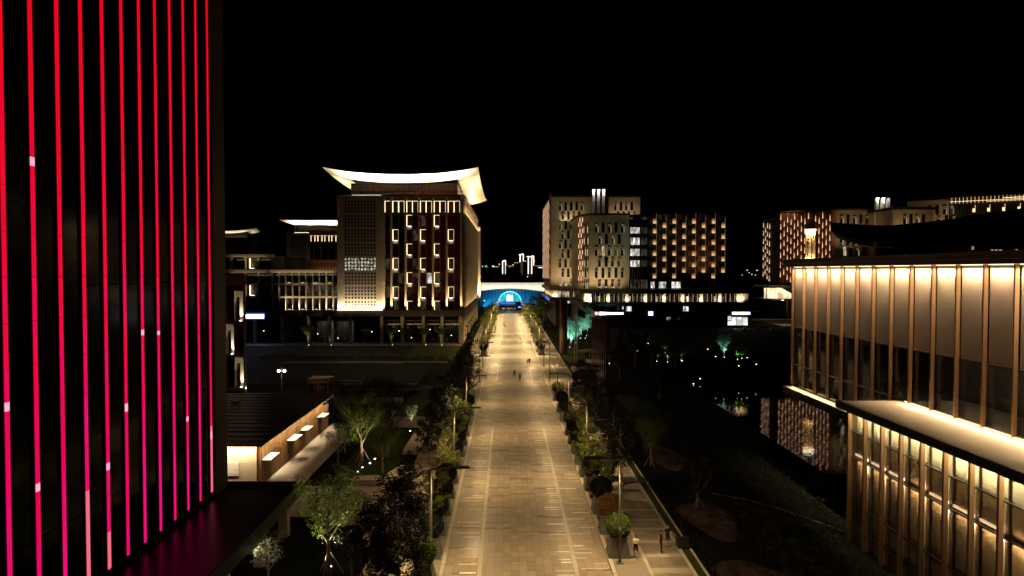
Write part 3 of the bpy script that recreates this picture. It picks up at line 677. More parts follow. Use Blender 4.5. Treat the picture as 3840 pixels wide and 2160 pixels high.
# ------------------------------------------------------------------ slab buildings right of the avenue
def wall_prism(name, mat, t, pts, z0, z1): return MB().prism(pts, z0, z1).build(name, mat, t)
slot = {}
def slot_window(t, x, y, zt, rz, wd, ht, style):
    key = (round(wd, 2), round(ht, 2))
    if key not in slot:
        f = MB().box(-wd / 2, -.12, -ht, wd / 2, .1, 0)
        g = MB().box(-wd / 2 + .1, -.16, -ht + .1, wd / 2 - .1, -.125, -.1)
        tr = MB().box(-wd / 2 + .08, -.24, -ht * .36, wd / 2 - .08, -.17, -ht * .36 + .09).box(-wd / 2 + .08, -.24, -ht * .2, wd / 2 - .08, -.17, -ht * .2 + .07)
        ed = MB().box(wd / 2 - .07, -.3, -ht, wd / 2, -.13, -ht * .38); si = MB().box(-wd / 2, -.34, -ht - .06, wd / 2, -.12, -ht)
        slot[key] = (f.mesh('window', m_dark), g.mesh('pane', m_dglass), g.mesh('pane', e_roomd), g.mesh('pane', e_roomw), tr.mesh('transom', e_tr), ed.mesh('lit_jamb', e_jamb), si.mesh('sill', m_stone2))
    f, g0, g1, g2, tr, ed, si = slot[key]
    wn = put('window', f, t, (x, y, zt), rz)
    org[wn.name] = Vector((0, 0, 0))
    put('pane', (g0, g1, g2)[0 if style in (0, 1) else 1 if style == 2 else 2], wn)
    put('sill', si, wn)
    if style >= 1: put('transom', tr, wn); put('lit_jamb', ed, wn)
    return wn
def slot_grid(t, p0, p1, rows, wd, ht, seed, lit=.5):
    r = random.Random(seed); d = Vector((p1[0] - p0[0], p1[1] - p0[1])); rz = math.atan2(d.y, d.x); L = d.length; d /= L; nn = Vector((d.y, -d.x))
    for ri, (zt, us) in enumerate(rows):
        for ci, s in enumerate(us):
            q = r.random(); stl = (1 if ci % 2 == 0 else 0) if q < .78 else 2 if q < .9 else 0
            if q > .975: stl = 3
            p = Vector(p0) + d * s + nn * .02; slot_window(t, p.x, p.y, zt, rz, wd, ht, stl)
GZ = 3.0
YB, YA = 230.0, 268.0
sb = thing('slab_block', (50, 240, GZ), 'sand-coloured slab block with staggered slot windows and lit podium', 'building')
ub = lambda u: U(u, YB); ua = lambda u: U(u, YA)
# block B
wall_prism('front_block', m_stone2, sb, [(ub(1482.5), YB), (ub(1583), YB), (ub(1583), 262), (24.75, 262), (24.75, 236.7)], 15.6, 40.3)
MB().prism([(ub(1482.5) - .2, YB - .3), (ub(1583) + .2, YB - .3), (ub(1583) + .2, 262.2), (24.4, 262.2), (24.4, 236.5)], 40.31, 41.0).build('parapet', m_dark, sb)
yy = [560.2, 589.1, 618, 645.8, 673.6, 702.5]
slot_grid(sb, (ub(1482.5), YB), (ub(1583), YB), [(V(v, YB), [ub(1500.5 + 16.3 * i + (8.2 if k % 2 else 0)) - ub(1482.5) for i in range(4 if k % 2 else 5)]) for k, v in enumerate(yy)], 1.02, 3.4, 3)
slot_grid(sb, (24.75, 236.7), (ub(1482.5), YB), [(V(v, YB), [4.2, 5.4, 6.6] if k % 2 else [3.9, 5.1, 6.3]) for k, v in enumerate(yy)], .6, 3.4, 4)
for k in range(4):
    p = Vector((24.75, 236.7)).lerp(Vector((ub(1482.5), YB)), .03 + .11 * k); bx('red_fin', m_ter, sb, p.x - .12, p.y - .5, 17, p.x + .12, p.y + .1, 39.5)
    for q in range(6): zq = 18.2 + 3.7 * q + (k % 2) * 1.6; bx('fin_light', e_drop, sb, p.x - .1, p.y - .58, zq, p.x + .1, p.y - .5, zq + 1.5)
# wall washers on the podium roof
area(sb, ((ub(1482) + ub(1583)) / 2 - 2, YB - 4.5, 16.0), (0, .42, 1), 12, .4, 900, SAND, 150)
area(sb, (22.5, 231.0, 16.0), (.35, .3, 1), 4, .4, 300, SAND, 150)
for i in range(5): bx('wall_washer', m_black, sb, ub(1490) + i * 2.6, YB - 4.7, 15.62, ub(1490) + i * 2.6 + .5, YB - 4.4, 15.8)
# back block A
wall_prism('back_block', m_stone2, sb, [(17.4, YA), (33.4, YA), (33.4, YA + 2.5), (39.3, YA + 2.5), (39.3, YA), (ua(1610), YA), (ua(1610), 318), (17.4, 318)], 15.3, 50.4)
MB().prism([(17.1, YA - .3), (33.6, YA - .3), (33.6, 318.3), (17.1, 318.3)], 50.41, 51.2).build('parapet', m_dark, sb)
MB().prism([(39.1, YA - .3), (ua(1610) + .3, YA - .3), (ua(1610) + .3, 318.3), (39.1, 318.3)], 50.41, 51.2).build('parapet', m_dark, sb)
bx('corner_fin', m_ter, sb, 16.9, YA - .6, 15.4, 17.38, YA + .4, 52.3)
ya_ = [508.8 + 23.85 * k for k in range(9)]
slot_grid(sb, (17.4, YA), (33.4, YA), [(V(v, YA), [ua(1409.3 + 13.55 * i + (6.8 if k % 2 else 0)) - 17.4 for i in range(4 if k % 2 else 5)]) for k, v in enumerate(ya_)], .98, 3.3, 11)
slot_grid(sb, (39.3, YA), (ua(1610), YA), [(V(508.8, YA), [ua(1548 + 13.55 * i) - 39.3 for i in range(4)]), (V(532.6, YA), [ua(1555 + 13.55 * i) - 39.3 for i in range(4)])], .98, 3.3, 12)
area(sb, (25, YA - 5.5, 16.0), (0, .36, 1), 13, .4, 1300, SAND, 150)
area(sb, (46, YA - 3.0, 41.3), (0, .5, 1), 10, .3, 330, SAND, 150); area(sb, (25, YA - 2.0, 41.3), (.2, .6, 1), 8, .2, 200, SAND, 150)
for k in range(13):
    y = YA + 2 + 3.8 * k; bx('red_fin', m_ter, sb, 16.7, y - .15, 17.2, 17.35, y + .15, 49.6)
    for q in range(8):
        zq = 18.5 + 3.9 * q + (k % 2) * 1.9; bx('fin_light', e_drop, sb, 16.6, y - .12, zq, 16.69, y + .12, zq + 1.9)
# three pylons with lights at the top
for i, u in enumerate((1493.5, 1506, 1518.6)):
    xc = U(u, 262); pyl = bx('pylon', m_white, sb, xc - .5, 262.3, 40.0, xc + .5, 263.5, 52.7)
    for q in range(4): bx('joint', m_dark, pyl, xc - .51, 262.28, 43 + 2.6 * q, xc + .51, 262.299, 43.06 + 2.6 * q)
    bx('pylon_cap', m_dark, pyl, xc - .62, 261.6, 52.72, xc + .62, 263.6, 52.95); bx('pylon_light', e_ledw, pyl, xc - .4, 261.75, 52.6, xc + .4, 262.1, 52.71)
    area(sb, (xc, 261.9, 52.55), (0, .22, -1), .8, .25, 95, (1, .92, .8), 150)
bx('pylon_core', m_dark, sb, 33.42, 264, 15.3, 39.28, 268.4, 50)
# glazed corner C
bx('stair_glass', m_dglass, sb, ub(1583) + .02, YB + .4, 15.6, ub(1632), 260, 40.6)
for i in range(8):
    a = ub(1583) + .3 + i * .86; bx('glass_mullion', m_steel if i % 2 else m_mull, sb, a - .05, YB + .1, 15.6, a + .05, YB + .38, 40.6)
for v0, v1 in ((572, 587), (598, 616), (626, 643.5), (655, 671), (546, 552)):
    for j in range(3 if v0 > 560 else 1): bx('lit_pane', e_room if v0 > 560 else e_roomd, sb, ub(1585) + j * 1.12, YB + .3, V(v1, YB), ub(1585) + j * 1.12 + 1.0, YB + .39, V(v0, YB))
    bx('dim_pane', e_roomd, sb, ub(1613), YB + .3, V(v1, YB), ub(1628), YB + .39, V(v0, YB))
for j in range(5): bx('lobby_pane', e_roomd, sb, ub(1585) + j * 1.25, YB + .3, V(726, YB), ub(1585) + j * 1.25 + 1.1, YB + .39, V(703, YB))
# checkerboard block D
bx('panel_block', m_dark, sb, ub(1632) + .02, YB + .5, 19.0, ub(1832), 256, 40.8)
pA = MB().box(-.55, 0, -.9, .55, .12, .9).mesh('facade_panel', m_ter); pB = MB().box(-.55, -.02, -.8, .55, .1, .8).mesh('painted_lit_panel', GLOW('panel_painted_wash', (1, .56, .24), .8, -.8, .8, .1))  # wash of light over each panel is painted as emission
lnm = MB().box(-.025, -.12, -.85, .025, 0, 2.6).mesh('lit_mullion', e_dimm); slm = MB().box(-.55, -.25, -.9, .55, -.02, -.82).mesh('lit_sill', e_ledg)
ev = [555, 579.4, 608, 636, 664.6, 693]; od = [565.5, 593.3, 621.8, 650, 678.5]
for k in range(8):
    for v in (ev if k % 2 == 0 else od):
        x = ub(1647.3 + 24.77 * k); lp = put('painted_lit_panel', pB, sb, (x, YB + .38, V(v, YB))); put('lit_sill', slm, lp, (x, YB + .38, V(v, YB))); put('lit_mullion', lnm, lp, (x + .62, YB + .38, V(v, YB)))
for k in range(23):
    for r_ in range(12):
        if (k + r_) % 2: continue
        x = ub(1637) + 1.11 * k; z = 20.2 + 1.9 * r_ * .92 + .3
        if k % 3 == 1 : continue
        if x < ub(1825): put('facade_panel', pA, sb, (x, YB + .40, z))
area(sb, (ub(1762), YB - 7, 20.5), (0, .8, .75), 7, .4, 90, (1, .6, .3), 90)  # light added to lift the checkerboard panels, no known source
# balcony level with white rooms
bx('balcony_wall', m_dark, sb, ub(1632), YB + 1.5, 15.6, ub(1840), 256, 18.98)
for a, b in ((1639.7, 1650), (1660.5, 1679), (1693, 1716)):
    n3 = max(2, round((b - a) / 6))
    for j in range(n3):
        for hh in range(3):
            xa = ub(a) + (ub(b) - ub(a)) * j / n3; xb = ub(a) + (ub(b) - ub(a)) * (j + 1) / n3; bx('lit_pane', e_room, sb, xa + .04, YB + 1.42, 15.75 + hh * .72, xb - .04, YB + 1.49, 16.42 + hh * .72)
for u in (1735, 1760, 1785, 1805): bx('balcony_post', m_mull, sb, ub(u), YB - .5, 15.63, ub(u) + .25, YB - .2, 18.9)
# podium
def podium(t, xa, xb, ya, yb_, side, pill):
    MB().prism([(xa, ya + side), (xa + side * .55, ya), (xb, ya), (xb, yb_), (xa, yb_)], 14.1, 15.58).build('podium_fascia', m_brown, t)
    MB().prism([(xa, ya + side), (xa + side * .55, ya), (xb, ya), (xb, yb_), (xa, yb_)], 10.0, 11.4).build('podium_slab', m_brown, t)
    q = 1.6
    MB().prism([(xa + q, ya + side + .6), (xa + side * .55 + q * .6, ya + q), (xb - .3, ya + q), (xb - .3, yb_ - 1), (xa + q, yb_ - 1)], 11.41, 14.09).build('podium_wall', m_stone2, t)
podium(sb, ub(1455), ub(1870), YB - 8, 262, 5, None)
yf = YB - 8 + 1.6
uf = lambda u: U(u, yf)
xp = [1479 + 47 * i for i in range(9)]
for i in range(8):
    a, b = uf(xp[i] + 8), uf(min(xp[i] + 47, 1855)); nn = 7
    for j in range(nn):
        xa = a + (b - a) * j / nn; xb = a + (b - a) * (j + 1) / nn
        hot = (i, j) in ((5, 1), (3, 0)); 
        bx('podium_window', e_room if (i, j) == (5, 1) else e_roomw if (i * 7 + j) % 11 == 3 else e_roomd if (i + j) % 3 else m_dglass, sb, xa + .05, yf - .08, 11.5, xb - .05, yf - .01, 13.2); bx('podium_window', m_dglass, sb, xa + .05, yf - .08, 13.28, xb - .05, yf - .01, 14.0)
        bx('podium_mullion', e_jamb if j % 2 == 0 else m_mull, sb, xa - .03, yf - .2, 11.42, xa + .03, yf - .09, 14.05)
    bx('floor_light', e_led, sb, uf(xp[i]) + .1, yf - .9, 11.41, uf(xp[i] + 7), yf - .7, 11.47)
    area(sb, (uf(xp[i] + 3.5), yf - .8, 11.55), (0, .3, 1), .9, .2, 170, IVORY, 150)
area(sb, (uf(1863), yf - .8, 11.55), (0, .3, 1), 1.4, .2, 260, IVORY, 150)
area(sb, (26.0, yf + 1.0, 11.6), (.5, .6, 1), 3.5, .3, 700, IVORY, 160)
bx('floor_light', e_led, sb, uf(1855), yf - .9, 11.41, uf(1869), yf - .7, 11.47)
# podium of the back block
MB().prism([(16.4, YA - 6), (31, YA - 6), (31, 266), (16.4, 320)][:2] + [(31, YA - 6 + .01), (31, 320), (16.4, 320)], 14.0, 15.28).build('podium_fascia', m_stone, sb)
bx('podium_slab', m_brown, sb, 16.4, YA - 6, 10.0, 31, 320, 11.3); bx('podium_wall', m_stone2, sb, 17.6, YA - 4.8, 11.31, 30.9, 319, 13.99)
bx('sign_band', e_signb, sb, 16.2, YA - 5.8, 10.1, 16.38, YA + 18, 11.0)
for j in range(7):
    xa = 19.5 + j * 1.55; bx('podium_window', e_roomd if j % 2 else e_roomw, sb, xa, YA - 4.9, 11.5, xa + 1.4, YA - 4.81, 13.7)
area(sb, (17.0, YA + 20, 11.6), (.35, 0, 1), .3, 50, 900, IVORY, 160); area(sb, (18.6, YA - 5.4, 11.6), (0, .4, 1), 1.5, .2, 150, IVORY, 160)
bx('ground_wall', m_dark, sb, ub(1460), YB - 4, GZ - .3, ub(1866), 262, 9.98); bx('ground_wall', m_dark, sb, 19, YA - 2, 0, 30, 318, 9.98)
for a, b, c, d, mt in ((1576, 1589, 766, 783, e_room), (1720, 1733, 766, 783, e_room), (1552, 1558, 766, 780, e_roomd), (1566, 1569, 766, 778, e_room)):
    Yq = YB - 4.1; wn = bx('window', m_mull, sb, U(a, Yq) - .1, Yq - .05, V(d, Yq) - .1, U(b, Yq) + .1, Yq + .05, V(c, Yq) + .1); bx('pane', mt, wn, U(a, Yq), Yq - .1, V(d, Yq), U(b, Yq), Yq - .06, V(c, Yq))
Yq = 260
for a, b in ((1427, 1437), (1441, 1451)): bx('lobby_pane', e_room, sb, U(a, Yq), YA - 2.1, V(765, Yq), U(b, Yq), YA - 2.04, V(752, Yq))
# shop row in front of the podium
sr = thing('shop_row', (60, 224, GZ), 'low dark shop row with illuminated sign bands above the lake', 'building')
YS = 222.0; us = lambda u: U(u, YS)
bx('body', m_dark, sr, us(1490), YS + 1.2, GZ - .4, us(1893), YB - 4.2, 7.0)
bx('canopy', m_dark, sr, us(1488), YS - .3, 7.01, us(1916), YS + 4, 8.25)
bx('sign_fascia', m_grey, sr, us(1492), YS - .45, 7.1, us(1660), YS - .31, 8.3); bx('sign_fascia', m_grey, sr, us(1808), YS - .45, 7.1, us(1893), YS - .31, 8.3)
for (a, b, c, d) in ((1836, 1845, 796, 806), (1846, 1858, 799, 819.5), (1859, 1872, 799, 819.5), (1873, 1886, 799, 819.5), (1836, 1840, 808, 819.5), (1841, 1845, 808, 819.5)):
    bx('shop_pane', e_shop, sr, us(a), YS + 1.1, max(V(d, YS), 3.05), us(b), YS + 1.18, V(c, YS))
bx('shop_pane', e_room, sr, us(1680.5), YS + 1.1, V(807, YS), us(1690), YS + 1.18, V(799, YS))
for j in range(5): bx('shop_pane', e_roomd, sr, us(1692 + 5 * j), YS + 1.1, V(806, YS), us(1695.5 + 5 * j), YS + 1.18, V(799, YS))
area(sr, (us(1861), YS + .9, 5), (0, -1, -.3), 5, 2, 60, (.95, 1, .92))
def letters(t, a, b, n, mt, z0, z1, y, seed, halo=None):
    r = random.Random(seed)
    st_ = (us(b) - us(a)) / n
    for i in range(n):
        x = us(a) + i * st_; mb = MB(); w_ = st_ * .86; h_ = z1 - z0
        for q in range(3): yy_ = z0 + h_ * (q + r.random() * .5) / 3; mb.box(x, y - .06, yy_, x + w_ * r.uniform(.6, 1), y, yy_ + h_ * .17)
        for q in range(2): xx_ = x + w_ * (q + r.random() * .6) / 2; mb.box(xx_, y - .055, z0, xx_ + w_ * .2, y, z1)
        mb.build('letter', mt, t)
s1 = thing('shop_sign', (us(1540), YS - .6, 7.2), 'red roundel and white glowing characters on the shop row left end', 'sign')
MB().tube([(us(1500), YS - .7, 7.75), (us(1500), YS - .46, 7.75)], .62, 18).build('roundel', e_signr, s1); MB().tube([(us(1500), YS - .76, 7.75), (us(1500), YS - .71, 7.75)], .3, 14).build('roundel_mark', e_sign, s1)
letters(s1, 1507, 1527, 4, e_sign, 7.25, 8.2, YS - .46, 1); letters(s1, 1528, 1569, 11, e_sign, 7.4, 8.05, YS - .46, 2)
s2 = thing('shop_sign', (us(1637), YS - .6, 7.2), 'square white light-box sign with blue edge on the grey fascia', 'sign')
bx('halo', e_signb, s2, us(1630.5), YS - .56, 6.95, us(1643.5), YS - .47, 8.5); bx('face', e_sign, s2, us(1632), YS - .66, 7.15, us(1642), YS - .57, 8.3)
s3 = thing('shop_sign', (us(1866), YS - .6, 7.2), 'white and green glowing characters above the lit shop window', 'sign')
letters(s3, 1843, 1888, 10, e_sign, 7.35, 8.15, YS - .46, 5); bx('halo', e_signb, s3, us(1842), YS - .455, 7.28, us(1889), YS - .452, 8.22)

# ------------------------------------------------------------------ white arched hall, stage
hl = thing('arched_hall', (4, 410, 0), 'long white arched fascia with blue-lit glass hall beneath', 'building')
YH = 400.0; uh = lambda u: U(u, YH)
xa, xb = -40.0, 48.0; n = 40; bot = []; topl = []
for i in range(n + 1):
    x = xa + (xb - xa) * i / n; tt = (x - 1.8) / 24.0; bot.append((x, 11.3 - 2.9 * tt * tt if abs(tt) < 1.25 else 11.3 - 2.9 * 1.5625)); topl.append((x, 14.75))
mb = MB()
mb.grid([[(x, YH, z) for x, z in bot], [(x, YH, z) for x, z in topl]]); mb.grid([[(x, YH + 5, z) for x, z in bot], [(x, YH, z) for x, z in bot]]); mb.grid([[(x, YH, z) for x, z in topl], [(x, YH + 5, z) for x, z in topl]])
mb.build('arched_fascia', m_white, hl)
bx('hall_roof', m_dark, hl, -40, YH + 5.02, 12, 48, 440, 14.6)
m_blue = M('hall_glass', (.06, .09, .11), .3, 0, .3, .4, 0, .2)
for i in range(44): bx('glass_bay', m_blue, hl, -40 + 2 * i + .06, YH + 9, 0, -38 + 2 * i - .06, YH + 9.2, 11.9)
for i in range(45): bx('hall_mullion', m_steel, hl, -40.06 + 2 * i, YH + 8.8, 0, -39.94 + 2 * i, YH + 8.99, 11.9)
area(hl, (1.8, YH - 5, 8.2), (0, 1, .85), 70, .3, 2000, (1, .93, .74), 70)
for x, p in ((-9, 2200), (2, 9000), (13, 2200)): area(hl, (x, YH + 6.5, .4), (0, .4, 1), 10, .4, p, (.0, .38, .9), 160)
for i in range(14):
    x = -38 + i * 6.1; bx('hall_lamp', e_ledw, hl, x, YH + 8.6, 2.2 + (i * 7 % 5) * .5, x + .3, YH + 8.75, 2.5 + (i * 7 % 5) * .5)
sg_ = thing('stage', (1.7, 388, 0), 'open-air stage with teal arch and bright white screen', 'stage')
YT = 390.0; ut = lambda u: U(u, YT)
bx('deck', m_black, sg_, ut(1254), YT - 6, 0, ut(1312), YT + 2, 2.2); bx('backdrop_base', m_black, sg_, ut(1254), YT + .3, 2.21, ut(1312), YT + 1.2, 4.08)
bx('deck_front', EM('stage_front_warm', (1, .6, .35), .5), sg_, ut(1261), YT - 7.5, .0, ut(1297), YT - 6.02, .9)
e_teal = ROOM('teal_stage_panel', (.0, .72, .85), 1.05, (.25, .25, .25), .4); e_tealb = EM('teal_edge_light', (.35, 1, .9), 2.2)
n = 26; cx_ = ut(1283); rx, rz_ = ut(1311) - ut(1255), 9.0; rx /= 2
arc = [(cx_ - rx * math.cos(math.pi * i / n), YT + .5, 4.1 + 5.7 * math.sin(math.pi * i / n)) for i in range(n + 1)]
MB().add(arc, [tuple(range(n + 1))]).add([(x, y + .4, z) for x, y, z in arc], [tuple(range(n, -1, -1))]).build('arch_backdrop', e_teal, sg_)
MB().tube(arc, .14, 6).build('arch_light', e_tealb, sg_)
bx('screen_frame', m_black, sg_, ut(1272.5), YT - .2, 4.12, ut(1293.5), YT + .3, 8.5)
bx('screen', ROOM('stage_screen', (.9, 1, 1), 3.2, (1.2, 1.2, .15), .35), sg_, ut(1275), YT - .3, 4.3, ut(1291), YT - .21, 8.0)
for i in range(14): bx('led_front', EM('stage_led_blue', (.03, .3, 1), 1.2) if i == 0 else bpy.data.materials['stage_led_blue'], sg_, ut(1259) + i * .62, YT + .2, 2.5, ut(1259) + i * .62 + .35, YT + .28, 3.8)
for x in (ut(1304), ut(1307)): bx('stage_spot', EM('violet_spot', (.35, .3, 1), 9) if x == ut(1304) else bpy.data.materials['violet_spot'], sg_, x, YT - 8, 1.2, x + .35, YT - 7.8, 1.5)
area(sg_, (cx_, YT - .5, 6.2), (0, -1, -.3), 4, 4, 120, (.5, .95, 1))

# ------------------------------------------------------------------ right: building with teardrop light washes
eb = thing('terracotta_block', (114, 280, GZ), 'terracotta block covered in drop-shaped glows of fin uplights', 'building')
E0, E1, E2 = Vector((107.7, 269)), Vector((123.5, 258.5)), Vector((119, 316))
poly = [tuple(E0), tuple(E1), (150, 290), (140, 330), tuple(E2)]
MB().prism(poly, 17.0, 44.6).build('body', m_ter, eb); MB().prism([(E0.x - .4, E0.y - .4), (E1.x, E1.y - .6), (151, 290), (140, 331), (E2.x - .6, E2.y)], 44.61, 44.95).build('parapet', m_brown, eb)
MB().prism([(x + 3, y + 6) for x, y in poly], GZ, 16.98).build('base', m_dark, eb)
def drop_mesh():
    mb = MB(); mb.tube([(0, 0, 0), (0, 0, .12), (0, 0, .5), (0, 0, 2.3)], [.06, .14, .11, .03], 6); return mb.mesh('drop_glow', e_drop, (0, 0, 0), True)  # glowing teardrop imitates the wash of a small fin uplight
dm = drop_mesh(); fin = MB().box(-.05, -.05, 0, .05, .3, 27).mesh('facade_fin', m_copper)
def drops(p0, p1, n, skip, seed, zc):
    d = (p1 - p0); nn = Vector((d.y, -d.x)).normalized() if d.x > 0 else Vector((-d.y, d.x)).normalized()
    if nn.dot(p0) > 0: nn = -nn
    for i in range(n):
        p = p0 + d * ((i + .3) / n) + nn * .35; put('facade_fin', fin, eb, (p.x, p.y, 17.3))
        z = 42.2 - [0, 3.0, 1.2, 2.2][i % 4] * .9
        while z > 17.5:
            if not (i in skip and 24.3 < z < 39.6): put('drop_glow', dm, eb, (p.x - .05, p.y - .25, z - .6))
            z -= 3.75
drops(E0, E1, 15, (8, 9, 10), 1, 0)
drops(E2, E0 + (E2 - E0) * .45, 4, (), 2, 0)
d = (E1 - E0).normalized(); nn = Vector((d.y, -d.x)); pc = E0 + (E1 - E0) * .60
rz = math.atan2(d.y, d.x)
nb = MB().box(-1.7, -.75, 25.2, 1.7, -.02, 25.35).box(-1.85, -.8, 37.6, 1.85, -.02, 37.9).box(-1.85, -.6, 25.36, -1.7, -.02, 37.59).box(1.7, -.6, 25.36, 1.85, -.02, 37.59)
put('bay_frame', nb.mesh('bay_frame', m_copper), eb, (pc.x, pc.y, 0), rz)
put('bay_back', MB().box(-1.69, -.06, 25.36, 1.69, -.03, 37.58).mesh('bay_back', m_stone), eb, (pc.x, pc.y, 0), rz)
put('bay_light', MB().box(-1.9, -.95, 37.0, 1.9, -.3, 37.58).mesh('bay_light', EM('bay_lantern', (1, .86, .66), 6)), eb, (pc.x, pc.y, 0), rz)
pl = pc + nn * .75
area(eb, (pl.x, pl.y, 36.9), (-nn.x * .3, -nn.y * .3, -1), 3, .3, 1500, (1, .70, .36), 160); area(eb, (pl.x, pl.y, 25.5), (-nn.x * .3, -nn.y * .3, 1), 3, .3, 900, (1, .70, .36), 160)
area(eb, (112, 264.5, 46), (.1, .35, -1), 10, .3, 200, WARM, 160)
MB().prism([(U(1922, 262), 262), (U(1962, 262), 262), (U(1991, 258), 258), (U(1991, 258), 275), (U(1922, 262), 275)], 15.0, 15.9).build('canopy', m_white, eb)
MB().prism([(U(1922, 262), 262), (U(1962, 262), 262), (U(2000, 256), 256), (U(2000, 256), 275), (U(1922, 262), 275)], 10.2, 11.0).build('terrace_slab', m_stone, eb)
MB().add([(U(1924, 263), 263, 11.01), (U(2000, 259), 259, 11.01), (U(2000, 259), 259, 12.4), (U(1972, 260), 261.4, 14.98), (U(1924, 263), 263, 14.98)], [(0, 1, 2, 3, 4)]).build('lit_glazing', ROOM('terrace_glow', (1, .78, .42), 1.9, (.4, .4, .2), .35), eb)
for u in (1930, 1944, 1958): bx('glazing_post', m_mull, eb, U(u, 262.5), 262.3, 11.01, U(u, 262.5) + .2, 262.6, 14.97)

# ------------------------------------------------------------------ right far slab building
fb = thing('far_slab_block', (150, 270, GZ), 'second sand-coloured slab block with three lit pylons at the right', 'building')
uF = lambda u, Y: U(u, Y)
bx('west_block', m_stone2, fb, U(2103, 262), 262, GZ, U(2204, 262), 285, 45.0); bx('west_parapet', m_dark, fb, U(2102, 262), 261.7, 45.01, U(2205, 262), 285.3, 45.7)
slot_grid(fb, (U(2103, 262), 262), (U(2204, 262), 262), [(V(540 + 26.7 * k, 262), [(15 + 16.2 * i + (8 if k % 2 else 0)) * 262 / 1717 for i in range(5)]) for k in range(5)], 1.15, 3.6, 31)
for i, u in enumerate((2209.5, 2224, 2237.5)):
    xc = U(u, 256); pyl = bx('pylon', m_white, fb, xc - .55, 256.3, 24, xc + .55, 257.5, 49.0); bx('pylon_cap', m_dark, pyl, xc - .65, 255.6, 49.01, xc + .65, 257.6, 49.25)
    for q in range(7): bx('joint', m_dark, pyl, xc - .56, 256.28, 27 + 2.9 * q, xc + .56, 256.299, 27.06 + 2.9 * q)
    if i < 2: bx('pylon_light', e_ledw, pyl, xc - .45, 255.75, 48.9, xc + .45, 256.1, 49.0)
    area(fb, (xc, 255.9, 48.85), (0, .22, -1), .8, .25, 95 if i < 2 else 14, (1, .92, .8), 150)
bx('pylon_core', m_dark, fb, U(2206, 260), 259, GZ, U(2244, 260), 275, 47)
bx('middle_block', m_stone2, fb, U(2248, 245), 245, GZ, U(2350, 245), 262, 43.6); bx('middle_parapet', m_dark, fb, U(2246, 245), 244.6, 43.61, U(2353, 245), 262.2, 44.6)
slot_grid(fb, (U(2248, 245), 245), (U(2350, 245), 245), [(V(539, 245), [(30 + 15.6 * i) * 245 / 1717 for i in range(4)]), (V(566, 245), [(38 + 15.6 * i) * 245 / 1717 for i in range(4)])], 1.15, 3.6, 33)
P1, P2 = Vector((U(2284, 263), 263)), Vector((U(2620, 240), 240))
nrm = Vector((P2.y - P1.y, -(P2.x - P1.x))).normalized(); bk = -nrm * 18
def along(u0, u1, z0, z1, name, mat, off=0.0, dep=None):
    a, b = P1.lerp(P2, u0) + nrm * off, P1.lerp(P2, u1) + nrm * off; k_ = -nrm * (dep if dep else 18)
    return MB().prism([tuple(a), tuple(b), tuple(b + k_), tuple(a + k_)], z0, z1).build(name, mat, fb)
along(0, .335, GZ, 48.4, 'east_block', m_stone2); along(.335, .50, GZ, 48.2, 'stair_glass', m_dglass, -.5); along(.5, 1, GZ, 46.5, 'panel_block', m_dark, -.5)
along(-.01, 1.0, 48.9, 49.5, 'roof_edge', m_black, 1.2, 20)
La = (P2 - P1).length
slot_grid(fb, tuple(P1), tuple(P1.lerp(P2, .335)), [(V(515, 256), [7.5 + 2.35 * i for i in range(4)]), (V(541, 256), [10.5 + 2.35 * i for i in range(3)])], 1.15, 3.6, 35)
for i in range(12): along(.345 + .0125 * i, .3475 + .0125 * i, 30, 48.1, 'glass_mullion', m_steel, .0, .4)
for i in range(44):
    s = .34 + .0147 * i; along(s, s + .0022, 46.6, 48.8, 'eave_slat', e_ledg if i % 2 else m_copper, .3, .3)
along(.34, 1, 47.3, 47.45, 'eave_rail', e_ledg, .45, .12); along(.62, 1, 46.9, 47.0, 'eave_rail', e_ledg, .6, .12); along(.74, 1, 47.9, 48.0, 'eave_rail', e_led, .6, .12)
along(.41, .47, 37.5, 40.5, 'lit_pane', e_roomd, -.42, .05); along(.345, .37, 38, 40.3, 'lit_pane', e_roomw, -.42, .05)
for i in range(9):
    for q in range(3):
        s = .515 + .055 * i; z = 44.6 - 2.5 * q - (i % 2) * 1.2
        if (i + q) % 2 == 0: along(s, s + .018, z - 1.3, z, 'painted_lit_panel', e_ledg, -.4, .05); along(s + .018, s + .0205, z - 1.4, z + 1.2, 'lit_mullion', e_ledg, -.3, .1)  # light on these panels is painted as emission
for i in range(7):
    p = P1.lerp(P2, .66 + .035 * i) + nrm * .6; z = 38.0; bx('terrace_lamp', e_ledw, fb, p.x - .3, p.y - .1, z, p.x + .3, p.y + .1, z + .35)
area(fb, (U(2150, 255), 254, 31), (0, .45, 1), 14, .3, 420, GOLD, 150); area(fb, (U(2300, 240), 240, 33), (0, .45, 1), 14, .3, 420, GOLD, 150); area(fb, (164, 249, 36), (.1, .5, 1), 12, .3, 420, GOLD, 150)
# sweeping dark roof in front of it
hr = thing('curved_hall', (62, 105, 0), 'black hall with sagging curved roof behind the gold-lit facade', 'building')
YR = 102.0; ur = lambda u: U(u, YR)
tp = [(2092, 559), (2118, 561), (2166, 564), (2205, 566.4), (2243, 567), (2272, 564), (2349, 556), (2397, 550.6), (2436, 541), (2513, 535), (2576, 522.7), (2680, 505)]
bt = [(2092, 580), (2118, 591), (2143, 599.7), (2166, 603.6), (2212, 607.5), (2272, 608), (2349, 606), (2397, 604), (2436, 602), (2513, 600), (2576, 598), (2680, 596)]
def rs(pts, n=36):
    out = []
    for i in range(n + 1):
        u = 2092 + (2680 - 2092) * i / n
        for (a, b) in zip(pts, pts[1:]):
            if a[0] <= u <= b[0]: out.append((ur(u), V(a[1] + (b[1] - a[1]) * (u - a[0]) / (b[0] - a[0]), YR))); break
    return out
T_, B_ = rs(tp), rs(bt)
